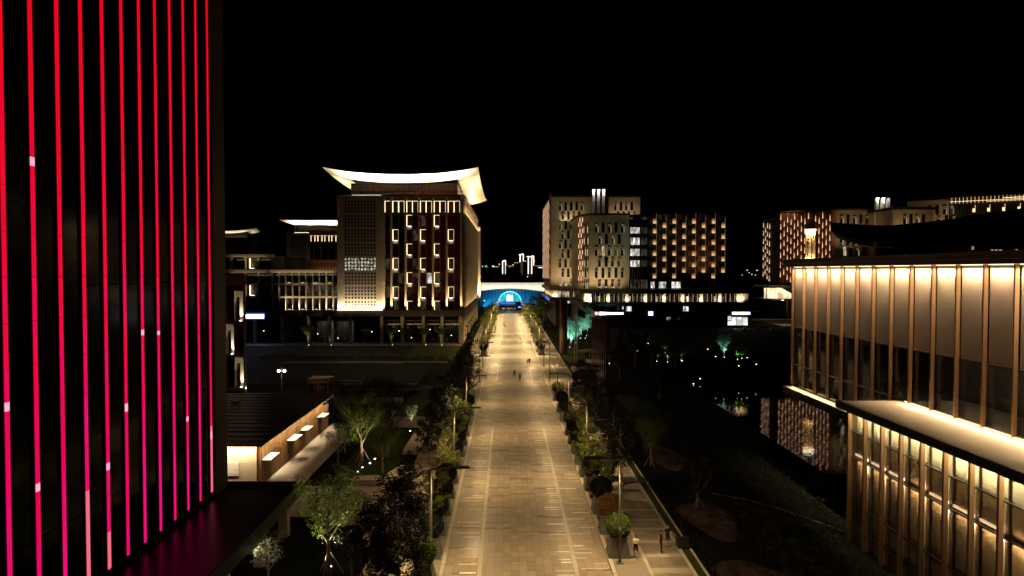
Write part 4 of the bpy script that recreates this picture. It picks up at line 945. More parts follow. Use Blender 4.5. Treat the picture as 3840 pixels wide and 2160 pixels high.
mb = MB(); mb.grid([[(x, YR, z) for x, z in B_], [(x, YR, z) for x, z in T_], [(x * 1.26, YR + 24, z + 1.2) for x, z in T_], [(x * 1.26, YR + 24, z) for x, z in B_], [(x, YR, z) for x, z in B_]])
mb.add([(B_[0][0], YR, B_[0][1]), (T_[0][0], YR, T_[0][1]), (T_[0][0] * 1.26, YR + 24, T_[0][1] + 1.2), (B_[0][0] * 1.26, YR + 24, B_[0][1])], [(0, 1, 2, 3)])
mb.build('curved_roof', m_black, hr)
MB().prism([(ur(2213), YR + .5), (ur(2680), YR + .5), (ur(2680) * 1.2, YR + 22), (ur(2213) * 1.22, YR + 22)], -6, 25.0).build('hall_body', m_black, hr)
bx('wall_post', m_white, hr, ur(2206), YR + .2, 22.8, ur(2211), YR + .45, 26.0)
for (u, v) in ((2454, 622), (2454, 627), (2504, 629.5), (2514, 629.5), (2525, 629.5), (2566, 629)): bx('small_lamp', EM('cool_small_lamp', (.8, .9, .95), .5) if u == 2454 and v == 622 else bpy.data.materials['cool_small_lamp'], hr, ur(u), YR + .3, V(v, YR), ur(u) + .25, YR + .49, V(v, YR) + .12)

# ------------------------------------------------------------------ near right: two-tier facade over the lake
nb_ = thing('lakeside_hall', (50, 55, -6), 'two-tier lakeside hall with tall copper fins and glowing panels', 'building')
NX = 35.7; LX = 30.7; NY1 = 84.7; LY1 = 60.6
bx('core', m_dark, nb_, NX + 6, 20, -6.5, 80, 72, 22.0); bx('upper_core', m_dark, nb_, NX + 6, 72.01, 7.2, 80, NY1 - .3, 22.0); bx('upper_floor', m_dark, nb_, NX + .3, 61, 6.9, 80, NY1 - .3, 7.15)
bx('end_wall', m_brown, nb_, NX + .05, NY1 - .3, 7.1, 80, NY1, 22.0)
bx('roof', m_roof, nb_, NX - .4, 18, 22.32, 80, NY1 + .8, 22.75)
bx('roof_fascia', m_brown, nb_, NX - 1.3, 18, 22.02, NX - .42, NY1 + .9, 22.40); bx('roof_fascia', m_brown, nb_, NX - .95, 18, 22.42, NX - .43, NY1 + .9, 22.95)
bx('fascia_trim', m_copper, nb_, NX - 1.33, 18, 22.36, NX - 1.305, NY1 + .9, 22.42)
fm = MB().box(-.30, -.075, 7.4, .0, .075, 22.0).mesh('facade_fin', m_copper); fm3 = MB().box(-.30, -.075, 9.86, .0, .075, 22.0).mesh('facade_fin', m_copper)
room_wall = bx('room_back_wall', m_panel, nb_, NX + 5.6, 20, 9.9, NX + 5.9, NY1 - .4, 14.4)
bx('room_floor', m_walk, nb_, NX + .3, 20, 9.6, NX + 5.58, NY1 - .4, 9.85)
bx('room_ceiling', m_dark, nb_, NX + .3, 20, 14.42, NX + 5.9, NY1 - .4, 14.8)
for i in range(7): area(nb_, (NX + 2.6, 30 + i * 5, 14.38), (.2, 0, -1), .5, .5, 7, (.9, .9, .85))
exs = bx('exit_sign', EM('exit_green', (.05, 1, .25), 1.2), nb_, NX + 5.5, 48.6, 12.6, NX + 5.58, 49.3, 12.95)
Yk = [NY1 - 3.1 * k for k in range(21)]
for k, y in enumerate(Yk):
    put('facade_fin', fm if y > LY1 + .4 else fm3, nb_, (NX, y - .15, 0))
    if k == len(Yk) - 1: break
    ya_, yb_ = y - 3.1 - .0, y - .3
    bx('facade_panel', m_panel, nb_, NX + .1, ya_, 14.66, NX + .2, yb_, 22.0)
    low = 7.3 if y > LY1 + 3 else 9.88
    if low < 8: bx('lower_pane', m_dglass, nb_, NX + .12, ya_, 7.3, NX + .16, yb_, 9.78); bx('pane', m_dglass, nb_, NX + .12, ya_, 9.98, NX + .16, yb_, 14.5)
    else: bx('pane', m_clear, nb_, NX + .12, ya_, 9.98, NX + .16, yb_, 14.5)
    bx('transom', m_mull, nb_, NX + .02, ya_, 14.52, NX + .22, yb_, 14.64)
    bx('transom', m_steel if low < 8 else m_mull, nb_, NX + .02, ya_, 9.80, NX + .22, yb_, 9.95)
    bx('eave_light', e_led, nb_, NX - .08, ya_ + .05, 21.95, NX + .08, yb_ - .05, 22.01)
    area(nb_, (NX - .18, (ya_ + yb_) / 2, 21.9), (.3, 0, -1), .12, 2.7, 430 * (.72 + .5 * ((k * 7919) % 11) / 11), (1, .77 - .03 * ((k * 31) % 3), .45), 85)
bx('soffit', m_panel, nb_, NX - .4, 20, 21.62, NX + .3, NY1, 21.7) if False else None
bx('ledge', m_stone, nb_, NX - 1.0, LY1 + .2, 6.7, NX + .3, NY1 + .5, 7.1); bx('ledge_face', m_black, nb_, NX - 1.04, LY1 + .2, 6.2, NX - 1.003, NY1 + .5, 7.12)
bx('ledge_light', e_ledg, nb_, NX - .2, LY1 + .4, 7.11, NX - .1, NY1 - .2, 7.17)
area(nb_, (NX - .45, (LY1 + NY1) / 2, 7.45), (-.3, 0, -1), .1, 23, 260, IVORY, 170)
bx('underside', m_dark, nb_, NX + 4.5, LY1, -6.5, NX + 5.9, 72, 6.6)
# lower tier
bx('lower_core', m_dark, nb_, LX + 2.2, 18, -6.5, NX - .1, LY1 - .3, 9.1)
bx('lower_end_wall', m_brown, nb_, LX + .1, LY1 - .28, -6.5, NX - .1, LY1, 9.28)
bx('lower_roof', m_stone, nb_, LX - .78, 18, 9.3, NX - .02, LY1 + .6, 9.78); bx('roof_edge', m_black, nb_, LX - 1.0, 18, 9.2, LX - .8, LY1 + .62, 9.86); bx('roof_edge', m_black, nb_, LX - .8, LY1 + .602, 9.2, NX - .1, LY1 + .7, 9.86)
area(nb_, (NX - .55, 40, 10.15), (-.7, 0, -1), .1, 40, 1700, (1, .74, .40), 170); bx('roof_light', e_led, nb_, NX - .12, 20, 9.80, NX - .04, LY1, 9.87)
lf = MB().box(-.28, -.10, -6.5, .05, .10, 9.18).mesh('facade_fin', m_copper)
Zt = [9.18, 7.3, 5.0, .87, -1.1, -3.5, -6.4]
blind = m_curtain; rr_ = random.Random(8)
for k in range(16):
    y = LY1 - .25 - 2.66 * k; put('facade_fin', lf, nb_, (LX, y, 0))
    ya_, yb_ = y - 2.66 + .15, y - .15
    for q in range(6):
        z1, z0 = Zt[q], Zt[q + 1]
        bx('pane', m_gtint if q > 0 else m_clear, nb_, LX + .1, ya_, z0 + .08, LX + .14, yb_, z1 - .08)
        bx('transom', m_black, nb_, LX - .03, ya_, z0 - .05, LX + .09, yb_, z0 + .05)
        bx('blind', m_curtain if (q > 1 and rr_.random() < .75) else m_panel, nb_, LX + .5 + .02 * q, ya_ + .02, z0 + .004, LX + .512 + .02 * q, yb_ - .02, z1 - (.004 if q != 2 else rr_.uniform(.02, .3)))
    if k % 4 != 3: bx('sill_light', EM('sill_glow', (1, .80, .60), 2.6) if k == 0 else bpy.data.materials['sill_glow'], nb_, LX + .3, ya_ + .25, 5.12, LX + .42, yb_ - .05, 5.3)
    area(nb_, (LX + .3, (ya_ + yb_) / 2, 5.15), (.6, 0, 1), .1, 2, 80 if k % 4 != 3 else 30, (1, .70, .45), 100); area(nb_, (LX + .32, (ya_ + yb_) / 2, 4.9), (.35, 0, -1), .1, 2, 60, (1, .72, .42), 85)
    bx('eave_light', e_ledw, nb_, LX - .55, ya_ + .1, 9.14, LX - .4, yb_ - .1, 9.19)
    area(nb_, (LX - .2, (ya_ + yb_) / 2, 9.12), (.25, 0, -1), .1, 2.3, 90, (1, .80, .46), 80); area(nb_, (LX + .3, (ya_ + yb_) / 2, 9.1), (.3, 0, -1), .12, 2.3, 240 * (.6 + .7 * ((k * 6151) % 13) / 13), (1, .76, .36), 85)

# ------------------------------------------------------------------ vegetation
def branch(mb, p, d, ln, r, depth, rnd, tips, up=.25):
    n = 3; pts = [p.copy()]; q = p.copy(); dd = d.copy()
    for i in range(n):
        dd = (dd + Vector((rnd.uniform(-.16, .16), rnd.uniform(-.16, .16), rnd.uniform(-.05, .12) * up * 2))).normalized(); q = q + dd * ln / n; pts.append(q.copy())
    mb.tube(pts, [r, r * .85, r * .7, r * .5], 5 if depth else 7)
    tips.append((pts[2], depth)); tips.append((q, depth))
    if depth < 2:
        for i in range(rnd.randint(2, 3)):
            a = rnd.uniform(0, 6.283); s = rnd.uniform(.35, .75); e = (dd + Vector((math.cos(a) * s, math.sin(a) * s, .15))).normalized()
            branch(mb, pts[rnd.choice((2, 3))], e, ln * rnd.uniform(.55, .8), r * .55, depth + 1, rnd, tips, up)
def leafcloud(mb, c, rad, n, ls, rnd, flat=.9):
    for i in range(n):
        v = Vector((rnd.gauss(0, 1), rnd.gauss(0, 1), rnd.gauss(0, 1))).normalized() * (rnd.random() ** .45) * rad; v.z *= flat; p = c + v
        a = Vector((rnd.uniform(-1, 1), rnd.uniform(-1, 1), rnd.uniform(-.6, .6))).normalized(); b = a.cross(Vector((rnd.uniform(-1, 1), rnd.uniform(-1, 1), rnd.uniform(-1, 1)))).normalized()
        s = ls * rnd.uniform(.6, 1.25); a *= s * .5; b *= s * .3
        mb.quad(p - a, p + b, p + a, p - b)
def tree_proto(seed, h, r, base, leaf_mat, n, ls, shape='oval', trunk_r=.1, nb=7):
    rnd = random.Random(seed); tb = MB(); cr = MB(); tips = []
    lean = Vector((rnd.uniform(-.2, .2), rnd.uniform(-.2, .2), 0))
    pts = [Vector((0, 0, 0)), lean * .3 + Vector((0, 0, base * .6)), lean * .6 + Vector((0, 0, base)), lean + Vector((0, 0, h * .72))]
    tb.tube(pts, [trunk_r * 1.25, trunk_r, trunk_r * .85, trunk_r * .3], 8)
    for i in range(nb):
        z = base * .85 + (h * .68 - base * .85) * (i / nb) ** 1.2; a = i * 2.4 + rnd.uniform(-.4, .4); f = (z - base) / (h - base)
        el = 1.2 if shape == 'vase' else .55; e = Vector((math.cos(a), math.sin(a), el)).normalized()
        ln = r * (.95 if shape != 'oval' else (1.0 - .5 * max(f, 0))) * rnd.uniform(.8, 1.1)
        branch(tb, lean * max(0, f) + Vector((0, 0, z)), e, ln, trunk_r * .5, 1 if nb > 8 else 0, rnd, tips)
    cl = []
    for k in range(16 + n // 90):
        t = rnd.random(); z = base + (h - base) * (.06 + .9 * t)
        prof = math.sin(math.pi * (.12 + .8 * t)) ** .8 if shape == 'oval' else (.5 + .6 * t if t < .6 else .86 * (1 - ((t - .6) / .4) ** 2) ** .5 + .1)
        a = rnd.uniform(0, 6.283); rr = r * prof * rnd.uniform(.25, 1.0); cl.append(Vector((math.cos(a) * rr, math.sin(a) * rr, z)) + lean * t)
    cl += [t[0] for t in tips if t[0].z > base]
    per = max(6, n // len(cl))
    for c in cl: leafcloud(cr, c, r * rnd.uniform(.2, .36), int(per * rnd.uniform(.5, 1.5)), ls, rnd)
    return tb.mesh('trunk', m_bark, (0, 0, 0), True), cr.mesh('crown', leaf_mat)
stake_me = MB()
for a in (0.4, 2.5, 4.6): stake_me.tube([(math.cos(a) * 1.0, math.sin(a) * 1.0, 0), (math.cos(a) * .06, math.sin(a) * .06, 1.75)], .035, 5)
stake_me = stake_me.mesh('support_stake', m_stake)
def tree(name, proto, loc, label, cat='tree', group=None, rz=0., sc_=1.0, stakes=False):
    t = thing(name, loc, label, cat, group, rz); org[t.name] = Vector((0, 0, 0))
    a = put('trunk', proto[0], t, (0, 0, 0), 0, sc_); put('crown', proto[1], t, (0, 0, 0), 0, sc_)
    if stakes: put('support_stakes', stake_me, t, (0, 0, 0), 0, sc_)
    return t
T_lamplit = [tree_proto(s, 6.0, .85, 1.8, m_leaf_l, 2400, .15, 'oval', .06, 6) for s in (1, 2, 3)]
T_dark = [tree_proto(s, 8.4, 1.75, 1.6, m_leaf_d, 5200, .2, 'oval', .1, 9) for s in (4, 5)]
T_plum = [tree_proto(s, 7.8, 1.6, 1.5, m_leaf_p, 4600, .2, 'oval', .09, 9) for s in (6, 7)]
T_gard = [tree_proto(s, 6.9, 2.1, 2.6, m_leaf_g, 5200, .15, 'vase', .13, 7) for s in (8, 9)]
T_gdark = [tree_proto(s, 6.8, 2.2, 2.2, m_leaf_d, 4200, .2, 'vase', .12, 7) for s in (10, 11)]
T_small = [tree_proto(12, 3.1, 1.0, 1.0, m_leaf_w, 1100, .11, 'vase', .06, 6)]
T_silver = [tree_proto(s, 9.5, 2.7, 2.2, m_leaf_w, 4200, .24, 'vase', .16, 9) for s in (13, 14)]
T_bam = [tree_proto(s, 4.6, .85, .7, m_leaf_y, 900, .28, 'oval', .04, 6) for s in (15, 16, 17)]
T_ave = [tree_proto(s, 7.0, 1.6, 1.6, m_leaf_l, 1300, .34, 'oval', .09, 7) for s in (18, 19)]
T_far = [tree_proto(s, 8, 2.6, 2.0, m_leaf_g, 700, .5, 'oval', .14, 6) for s in (20, 21)]
# clipped balls in tapered planters
def ball_mesh(mat, seed, r=.98):
    rnd = random.Random(seed); mb = MB(); c = Vector((0, 0, 0))
    N1, N2 = 14, 9; rows = [[(math.cos(2 * math.pi * j / N1) * math.sin(math.pi * i / N2) * r * .9, math.sin(2 * math.pi * j / N1) * math.sin(math.pi * i / N2) * r * .9, math.cos(math.pi * i / N2) * r * .82) for j in range(N1 + 1)] for i in range(N2 + 1)]
    mb.grid(rows)
    for i in range(2600):
        v = Vector((rnd.gauss(0, 1), rnd.gauss(0, 1), rnd.gauss(0, 1))).normalized(); p = Vector((v.x * r, v.y * r, v.z * r * .9)) * (rnd.uniform(.88, 1.02) + .06 * noise.noise(v * 2.2 + Vector((seed, 0, 0))))
        a = (v + Vector((rnd.uniform(-.9, .9), rnd.uniform(-.9, .9), rnd.uniform(-.9, .9)))).normalized() * .09; b = a.cross(v).normalized() * .05
        mb.quad(p - a, p + b, p + a, p - b)
    return mb.mesh('clipped_crown', mat)
balls = {'green': ball_mesh(m_leaf_b, 1), 'rust': ball_mesh(m_leaf_r, 2), 'dark': ball_mesh(m_leaf_d, 3)}
pmesh = MB().frus(0, 0, 0, 1.35, .84, .84, .56, .56).frus(0, 0, 1.352, 1.44, .62, .62, .62, .62).mesh('planter', m_planter); soil = MB().frus(0, 0, 1.40, 1.46, .55, .55, .5, .5).mesh('soil', m_ground)
stem = MB().tube([(0, 0, 1.3), (0, 0, 2.0)], .05, 6).mesh('stem', m_bark)
def planter(x, y, kind, side, i):
    adj = {'green': 'green', 'rust': 'rust-brown', 'dark': 'dark green'}[kind]
    t = thing('planter', (x, y, .112), f'{adj} ball shrub in tapered planter, {ORD[i]} from the camera along the {side} kerb', 'planter', 'ball shrubs in planters by the kerb'); org[t.name] = Vector((0, 0, 0))
    p = put('tapered_box', pmesh, t); put('soil', soil, p); put('stem', stem, t); put('ball_crown', balls[kind], t, (0, 0, 2.22), i * 1.3)
kinds = ['green', 'rust', 'dark', 'dark', 'green', 'dark', 'dark', 'dark', 'dark', 'dark', 'dark', 'green']
for i, y in enumerate((51, 55.6, 60.2, 66.5, 71, 75.5, 80, 84.5, 89, 97, 103.5, 112.5)): planter(8.4, y, kinds[i], 'right', i)
for i, y in enumerate((46.5, 51, 55.5, 60, 64.5, 69, 74, 79, 84, 89, 95, 101)): planter(-5.75, y, 'dark' if i % 5 else 'green', 'left', i)
planter(8.8, 174, 'dark', 'right', 12); planter(8.6, 180, 'dark', 'right', 13); planter(-5.9, 171, 'dark', 'left', 12); planter(-5.8, 176, 'dark', 'left', 13)
# small red-brown waste box between planters
for i, y in enumerate((53.4, 58, 64, 69)):
    tag(MB().frus(8.0, y, .112, .5, .17, .25, .14, .2).build('bollard_light', m_ter), f'small rust-red marker box, {ORD[i]} from the camera beside the right kerb', 'marker box', 'marker boxes by the right kerb')
# street trees
for i, (x, y, s) in enumerate(((8.9, 63.3, 1.0), (8.6, 68.8, 1.05), (8.7, 74, 1.0), (8.8, 79, .95), (8.8, 86.5, 1.0))):
    tree('street_tree', T_lamplit[i % 3], (x, y, .11), f'bright green young street tree, {ORD[i]} from the camera right of the avenue', 'tree', 'young trees along the avenue', i * 1.7, s, i < 2)
for i, (x, y, s) in enumerate(((-6.0, 57.5, 1.05), (-6.4, 53.0, 1.0), (-6.1, 67, .95), (-6.2, 72, 1.0), (-6.3, 77.5, 1.1), (-6.2, 84.5, 1.05), (-6.3, 90, 1.0))):
    tree('street_tree', T_lamplit[(i + 1) % 3], (x, y, .11), f'bright green young street tree, {ORD[i]} in the row left of the avenue', 'tree', 'young trees along the avenue', i * 2.1, s)
for i, (x, y, s) in enumerate(((11.6, 69, .9), (12.0, 76, 1.0), (12.2, 84, 1.05), (11.4, 92, 1.05), (12.4, 97, 1.0), (10.9, 101, 1.0), (11.6, 107, .95), (9.9, 64.5, .62))):
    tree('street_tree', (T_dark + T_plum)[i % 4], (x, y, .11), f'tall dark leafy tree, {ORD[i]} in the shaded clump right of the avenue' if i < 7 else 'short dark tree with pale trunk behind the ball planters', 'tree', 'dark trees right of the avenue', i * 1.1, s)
for i, (x, y, s) in enumerate(((-6.9, 43.6, 1.0), (-8.2, 46.5, .92), (-7.4, 50.5, .9), (-8.4, 42.2, .9), (-9.0, 62.5, .62), (-8.6, 75, .85), (-8.3, 82, .9), (-8.6, 89, .95), (-7.2, 100, 1.0), (-7.5, 106, 1.05), (-7.1, 112, 1.1), (-7.4, 119, 1.05), (-7.0, 126, 1.0))):
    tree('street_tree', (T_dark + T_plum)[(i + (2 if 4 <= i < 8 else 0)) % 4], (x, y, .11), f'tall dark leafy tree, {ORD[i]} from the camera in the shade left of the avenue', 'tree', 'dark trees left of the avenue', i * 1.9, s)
i = 0
for k in range(20):
    y = 188 + 7.4 * k
    for x, sd in ((-5.9, 'left'), (8.9, 'right')):
        if y < 236:
            tree('bamboo_clump', T_bam[k % 3], (x, y, .11), f'upright yellow-green shrub, {ORD[k]} of the far row beside the {sd} kerb', 'shrub', 'upright shrubs along the far avenue', k * 1.3 + x, 1.0)
            tree('bamboo_clump', T_bam[(k + 1) % 3], (x + (.7 if x > 0 else -.7), y + 3.4, .11), f'upright yellow-green shrub, inner one behind the {ORD[k]} on the {sd} kerb', 'shrub', 'upright shrubs along the far avenue', k * 2.3 + x, .9)
        else:
            tree('avenue_tree', T_ave[k % 2], (x + (.6 if x > 0 else -.6), y, .11), f'leafy avenue tree in the far {sd} row, {ORD[k - 6]} beyond the shrubs', 'tree', 'avenue trees towards the stage', k * 1.3 + x, 1.0 + .1 * (k % 3))
for i, (x, y) in enumerate(((-17, 312), (-22, 318), (-15.5, 330), (-24, 345), (-18, 355), (15, 330), (20, 345), (17, 352), (26, 360), (13, 310), (17, 296), (15, 280), (22, 372))):
    tree('wooded_tree', T_far[i % 2], (x, y, 0), f'dark round tree by the far end of the avenue, {ORD[i]} of the group', 'tree', 'round trees by the arched hall', i, 1.0 + .1 * (i % 4))
# hedge beside the main office
def hedge(x, y0, y1, w_, h_, label):
    mb = MB(); rnd = random.Random(int(y0)); mb.box(x - w_ * .42, y0, .02, x + w_ * .42, y1, h_ * .9)
    for i in range(int((y1 - y0) * 60)):
        p = Vector((x + rnd.uniform(-w_ / 2, w_ / 2), rnd.uniform(y0, y1), rnd.uniform(.1, h_))); leafcloud(mb, p, .15, 2, .28, rnd)
    tag(mb.build('hedge', m_leaf_d), label, 'hedge', 'hedges along the office wall')
hedge(-11.4, 218, 236, 1.2, 1.9, 'clipped dark hedge nearest the office corner'); hedge(-11.4, 243, 262, 1.2, 2.2, 'taller dark hedge further along the office wall'); hedge(-11.3, 268, 290, 1.2, 2.0, 'dark hedge at the far end of the office wall')
# garden on the left
sheet('lawn', -16.5, 101, -10.4, 128, .06, m_lawn); sheet('lawn', -26, 165, -13.2, 195, .06, m_lawn); sheet('lawn', -18, 69.5, -12.0, 92, .05, m_lawn)
sheet('plaza_paving', -20.5, 59.5, -10.35, 68.0, .03, m_walk); sheet('plaza_paving', -20.5, 93.5, -10.4, 100.5, .03, m_walk); sheet('plaza_paving', -110, 196, -13, 206.5, .04, m_walk)
sheet('dark_plaza', -75, 101, -17, 194, .02, m_asph)
bx('plaza_edging', m_walk, None, -52, 158.5, 0, -14, 160.2, .3)['kind'] = 'structure'; bx('plaza_edging', m_kerb, None, -52, 157.9, 0, -24, 158.1, .34)['kind'] = 'structure'; bx('plaza_edging', m_walk, None, -52, 128.5, 0, -17, 129.0, .2)['kind'] = 'structure'
def bench(name, poly, h, label): tag(MB().prism(poly, 0, h * .82).prism([(x, y) for x, y in poly], h * .83, h).build(name, m_kerb), label, 'bench', 'low stone garden walls')
bench('stone_bench', [(-12.2, 79.5), (-10.5, 79.5), (-10.5, 93), (-12.0, 93)], .5, 'long low pale stone wall beside the left footpath')
bench('stone_bench', [(-15.6, 68.2), (-12.2, 68.2), (-11.6, 69), (-10.5, 72), (-10.5, 73.5), (-11.5, 73.5), (-12.6, 70.0), (-15.6, 69.7)], .5, 'curved pale stone bench round the lit lawn corner')
bench('stone_bench', [(-15.2, 57.4), (-12.6, 57.4), (-11.9, 56.4), (-11.9, 52), (-10.8, 52), (-10.8, 58.6), (-15.2, 58.6)], .5, 'curved pale stone bench nearest the camera in the left garden')
bx('kerb', m_kerb, None, -10.9, 101, -.3, -10.4, 128, .35)['kind'] = 'structure'
gt = [(-16.1, 75.5, T_gard[0], 1.05, True, 'vase-shaped garden tree with brightly lit bare branches and stakes'), (-13.0, 70.9, T_gard[1], .78, False, 'small garden tree on the lit lawn corner'),
      (-13.0, 93.0, T_small[0], 1.0, False, 'tiny pale lit tree by the plaza path'), (-12.6, 47.9, T_gard[1], 1.0, True, 'large uplit garden tree with timber stakes near the camera'),
      (-10.9, 47.4, T_gdark[0], .5, False, 'low bushy tree right of the staked garden tree'), (-19.5, 84, T_gdark[1], 1.0, False, 'dark garden tree behind the lit branching tree'),
      (-16.5, 89, T_gdark[0], 1.05, False, 'dark spreading tree by the far garden edge'), (-13.8, 78.5, T_gdark[1], .85, False, 'dim round tree right of the lit branching tree'),
      (-18.8, 75.5, T_small[0], 1.3, False, 'flowering pale shrub beside the lit walkway'),
      (-16.2, 46, T_small[0], 1.3, False, 'small bare tree over the glowing steps'), (-19.2, 80.5, T_gdark[1], .6, False, 'dark low tree beside the walkway edge')]
for i, (x, y, pr, s, stk, lab) in enumerate(gt): tree('garden_tree', pr, (x, y, 0), lab, 'tree', 'left garden trees', i * 1.37, s, stk)
def ground_spot(x, y, z, d, power, color, label, ang=80, lens=e_lamp, sz=.11):
    t = thing('ground_spotlight', (x, y, z), label, 'spotlight', 'ground spotlights'); t_ = MB().tube([(x, y, z), (x, y, z + .16)], [sz * .8, sz], 8).build('housing', m_black, t)
    MB().tube([(x, y, z + .162), (x, y, z + .2)], sz * .95, 8).build('lens', lens, t)
    if power: spot(t, (x, y, z + .3), d, power, color, ang, .7, .06)
e_gsp = EM('garden_spot_lens', (1, .95, .6), 9); YEL = (1, .86, .45)
for i, (x, y, d, p) in enumerate(((-12.75, 48.9, (0, -.25, 1), 4500), (-15.9, 72.2, (0, .75, 1), 900), (-15.0, 77.2, (-.35, -.45, 1), 900), (-15.2, 75.4, (-.25, .1, 1), 120), (-15.7, 73.8, (0, .4, 1), 800), (-12.9, 69.2, (0, .6, 1), 160), (-12.9, 90.7, (0, .9, 1), 900))):
    ground_spot(x, y, .0, d, p, YEL, ['garden spotlight at the foot of the big staked tree', 'leftmost garden spotlight before the lit branching tree', 'garden spotlight behind the lit branching tree', 'garden spotlight just right of the branching tree trunk', 'dim garden spotlight at the branching tree foot', 'garden spotlight by the curved bench', 'garden spotlight under the tiny pale tree'][i], 75, e_gsp)
# trees before the office arcade
for i, (u, s, lit) in enumerate(((722, .8, 0), (776, .85, 1), (832, .8, 1), (917, .7, 0), (985, .8, 1), (1030, .7, 0), (1068, .8, 1), (1108, .8, 1))):
    x = U(u, 198); tree('arcade_tree', T_gard[i % 2], (x, 197.5, .04), f'slender tree before the office arcade, {ORD[i]} from the left', 'tree', 'trees before the office arcade', i, s, True)
    if lit: ground_spot(x + .5, 196.6, .04, (-.1, .3, 1), 900 if i == 1 else 320, YEL, f'ground spotlight at the {ORD[i]} arcade tree', 60, e_gsp)
# railings and glass lift in the dark plaza
def railing(name, pts, z, label):
    t = thing(name, (pts[0][0], pts[0][1], z), label, 'railing', 'plaza railings')
    for a, b in zip(pts, pts[1:]):
        MB().tube([(a[0], a[1], z + 1.1), (b[0], b[1], z + 1.1)], .045, 6).build('handrail', m_steel, t)
        L = math.dist(a, b); n = max(1, int(L / 3))
        for k in range(n):
            p = (a[0] + (b[0] - a[0]) * k / n, a[1] + (b[1] - a[1]) * k / n); q = (a[0] + (b[0] - a[0]) * (k + .97) / n, a[1] + (b[1] - a[1]) * (k + .97) / n)
            MB().tube([(p[0], p[1], z), (p[0], p[1], z + 1.08)], .03, 5).build('post', m_steel, t); MB().quad((p[0], p[1], z + .1), (q[0], q[1], z + .1), (q[0], q[1], z + 1.0), (p[0], p[1], z + 1.0)).build('glass_panel', m_gtint, t)
railing('railing', [(-60, 165), (-40, 165), (-14, 165)], 0, 'long glass railing across the dark plaza before the far lawn')
railing('railing', [(-50, 128), (-30, 127), (-18, 126)], 0, 'glass railing nearer the glass lift in the dark plaza')
railing('railing', [(-27, 117.5), (-15, 117)], 0, 'short glass railing above the basement opening')
tag(bx('plaza_wall', m_walk2, None, -60, 111, 0, -17, 111.5, .8), 'low beige wall running behind the glass lift', 'wall')
gl = thing('glass_lift', (-28, 99, 0), 'small glass lift kiosk with lit top frame beyond the pavilion', 'kiosk')
x0, x1, y0, y1 = U(775, 99), U(824, 99), 99, 102
for (a, b) in ((x0, y0), (x1, y0), (x0, y1), (x1, y1)): bx('post', m_steel, gl, a - .06, b - .06, 0, a + .06, b + .06, 5.7)
for (a, b, c, d) in ((x0 + .08, y0 - .02, (x0 + x1) / 2 - .04, y0 + .02), ((x0 + x1) / 2 + .04, y0 - .02, x1 - .08, y0 + .02), (x1 - .02, y0 + .08, x1 + .02, y1 - .08), (x0 - .02, y0 + .08, x0 + .02, y1 - .08)):
    bx('glass_pane', m_gtint, gl, a, b, 2.8, c, d, 5.2); bx('glass_pane', m_gtint, gl, a, b, .1, c, d, 2.7)
bx('mullion', m_steel, gl, (x0 + x1) / 2 - .035, y0 - .04, 0, (x0 + x1) / 2 + .035, y0 + .04, 5.2)
bx('head_frame', m_stone2, gl, x0 - .1, y0 - .1, 5.22, x1 + .1, y1 + .1, 5.65); bx('roof_glass', m_dglass, gl, x0 - .2, y0 - .2, 5.72, x1 + .2, y1 + .2, 5.8); bx('name_plate', m_ter, gl, (x0 + x1) / 2 - .5, y0 - .14, 4.95, (x0 + x1) / 2 + .4, y0 - .105, 5.18)
bx('lift_car', m_brown, gl, x0 + .5, y0 + .6, .2, x1 - .5, y1 - .5, 4.6); bx('base_rail', m_stone2, gl, x0, y0 - .07, 2.7, x1, y0 - .025, 2.8)
area(gl, ((x0 + x1) / 2, y0 + .3, 5.15), (0, .2, -1), 1.6, .3, 14, WARM); area(gl, ((x0 + x1) / 2, y0 - 1.6, 3.0), (0, 1, .6), 1.6, .3, 5, WARM)
# twin-globe lamp
tl = thing('globe_lamp', (U(708, 118), 118, 0), 'twin bright globe lamp on a post in the dark plaza', 'street lamp')
x = U(708, 118); MB().tube([(x, 118, 0), (x, 118, 4.5)], [.08, .06], 8).build('post', m_steel, tl); MB().tube([(x - .45, 118, 4.3), (x, 118, 4.75), (x + .45, 118, 4.3)], .035, 6).build('arm', m_steel, tl)
for s in (-1, 1):
    rows = [[(x + s * .5 + .24 * math.sin(math.pi * i / 8) * math.cos(2 * math.pi * j / 12), 118 + .24 * math.sin(math.pi * i / 8) * math.sin(2 * math.pi * j / 12), 4.25 + .24 * math.cos(math.pi * i / 8)) for j in range(13)] for i in range(9)]
    MB().grid(rows).build('globe', EM('globe_glow', (1, .82, .6), 12) if s < 0 else bpy.data.materials['globe_glow'], tl, True)
area(tl, (x, 117.5, 3.9), (0, -.2, -1), 1, .4, 60, (1, .85, .65))
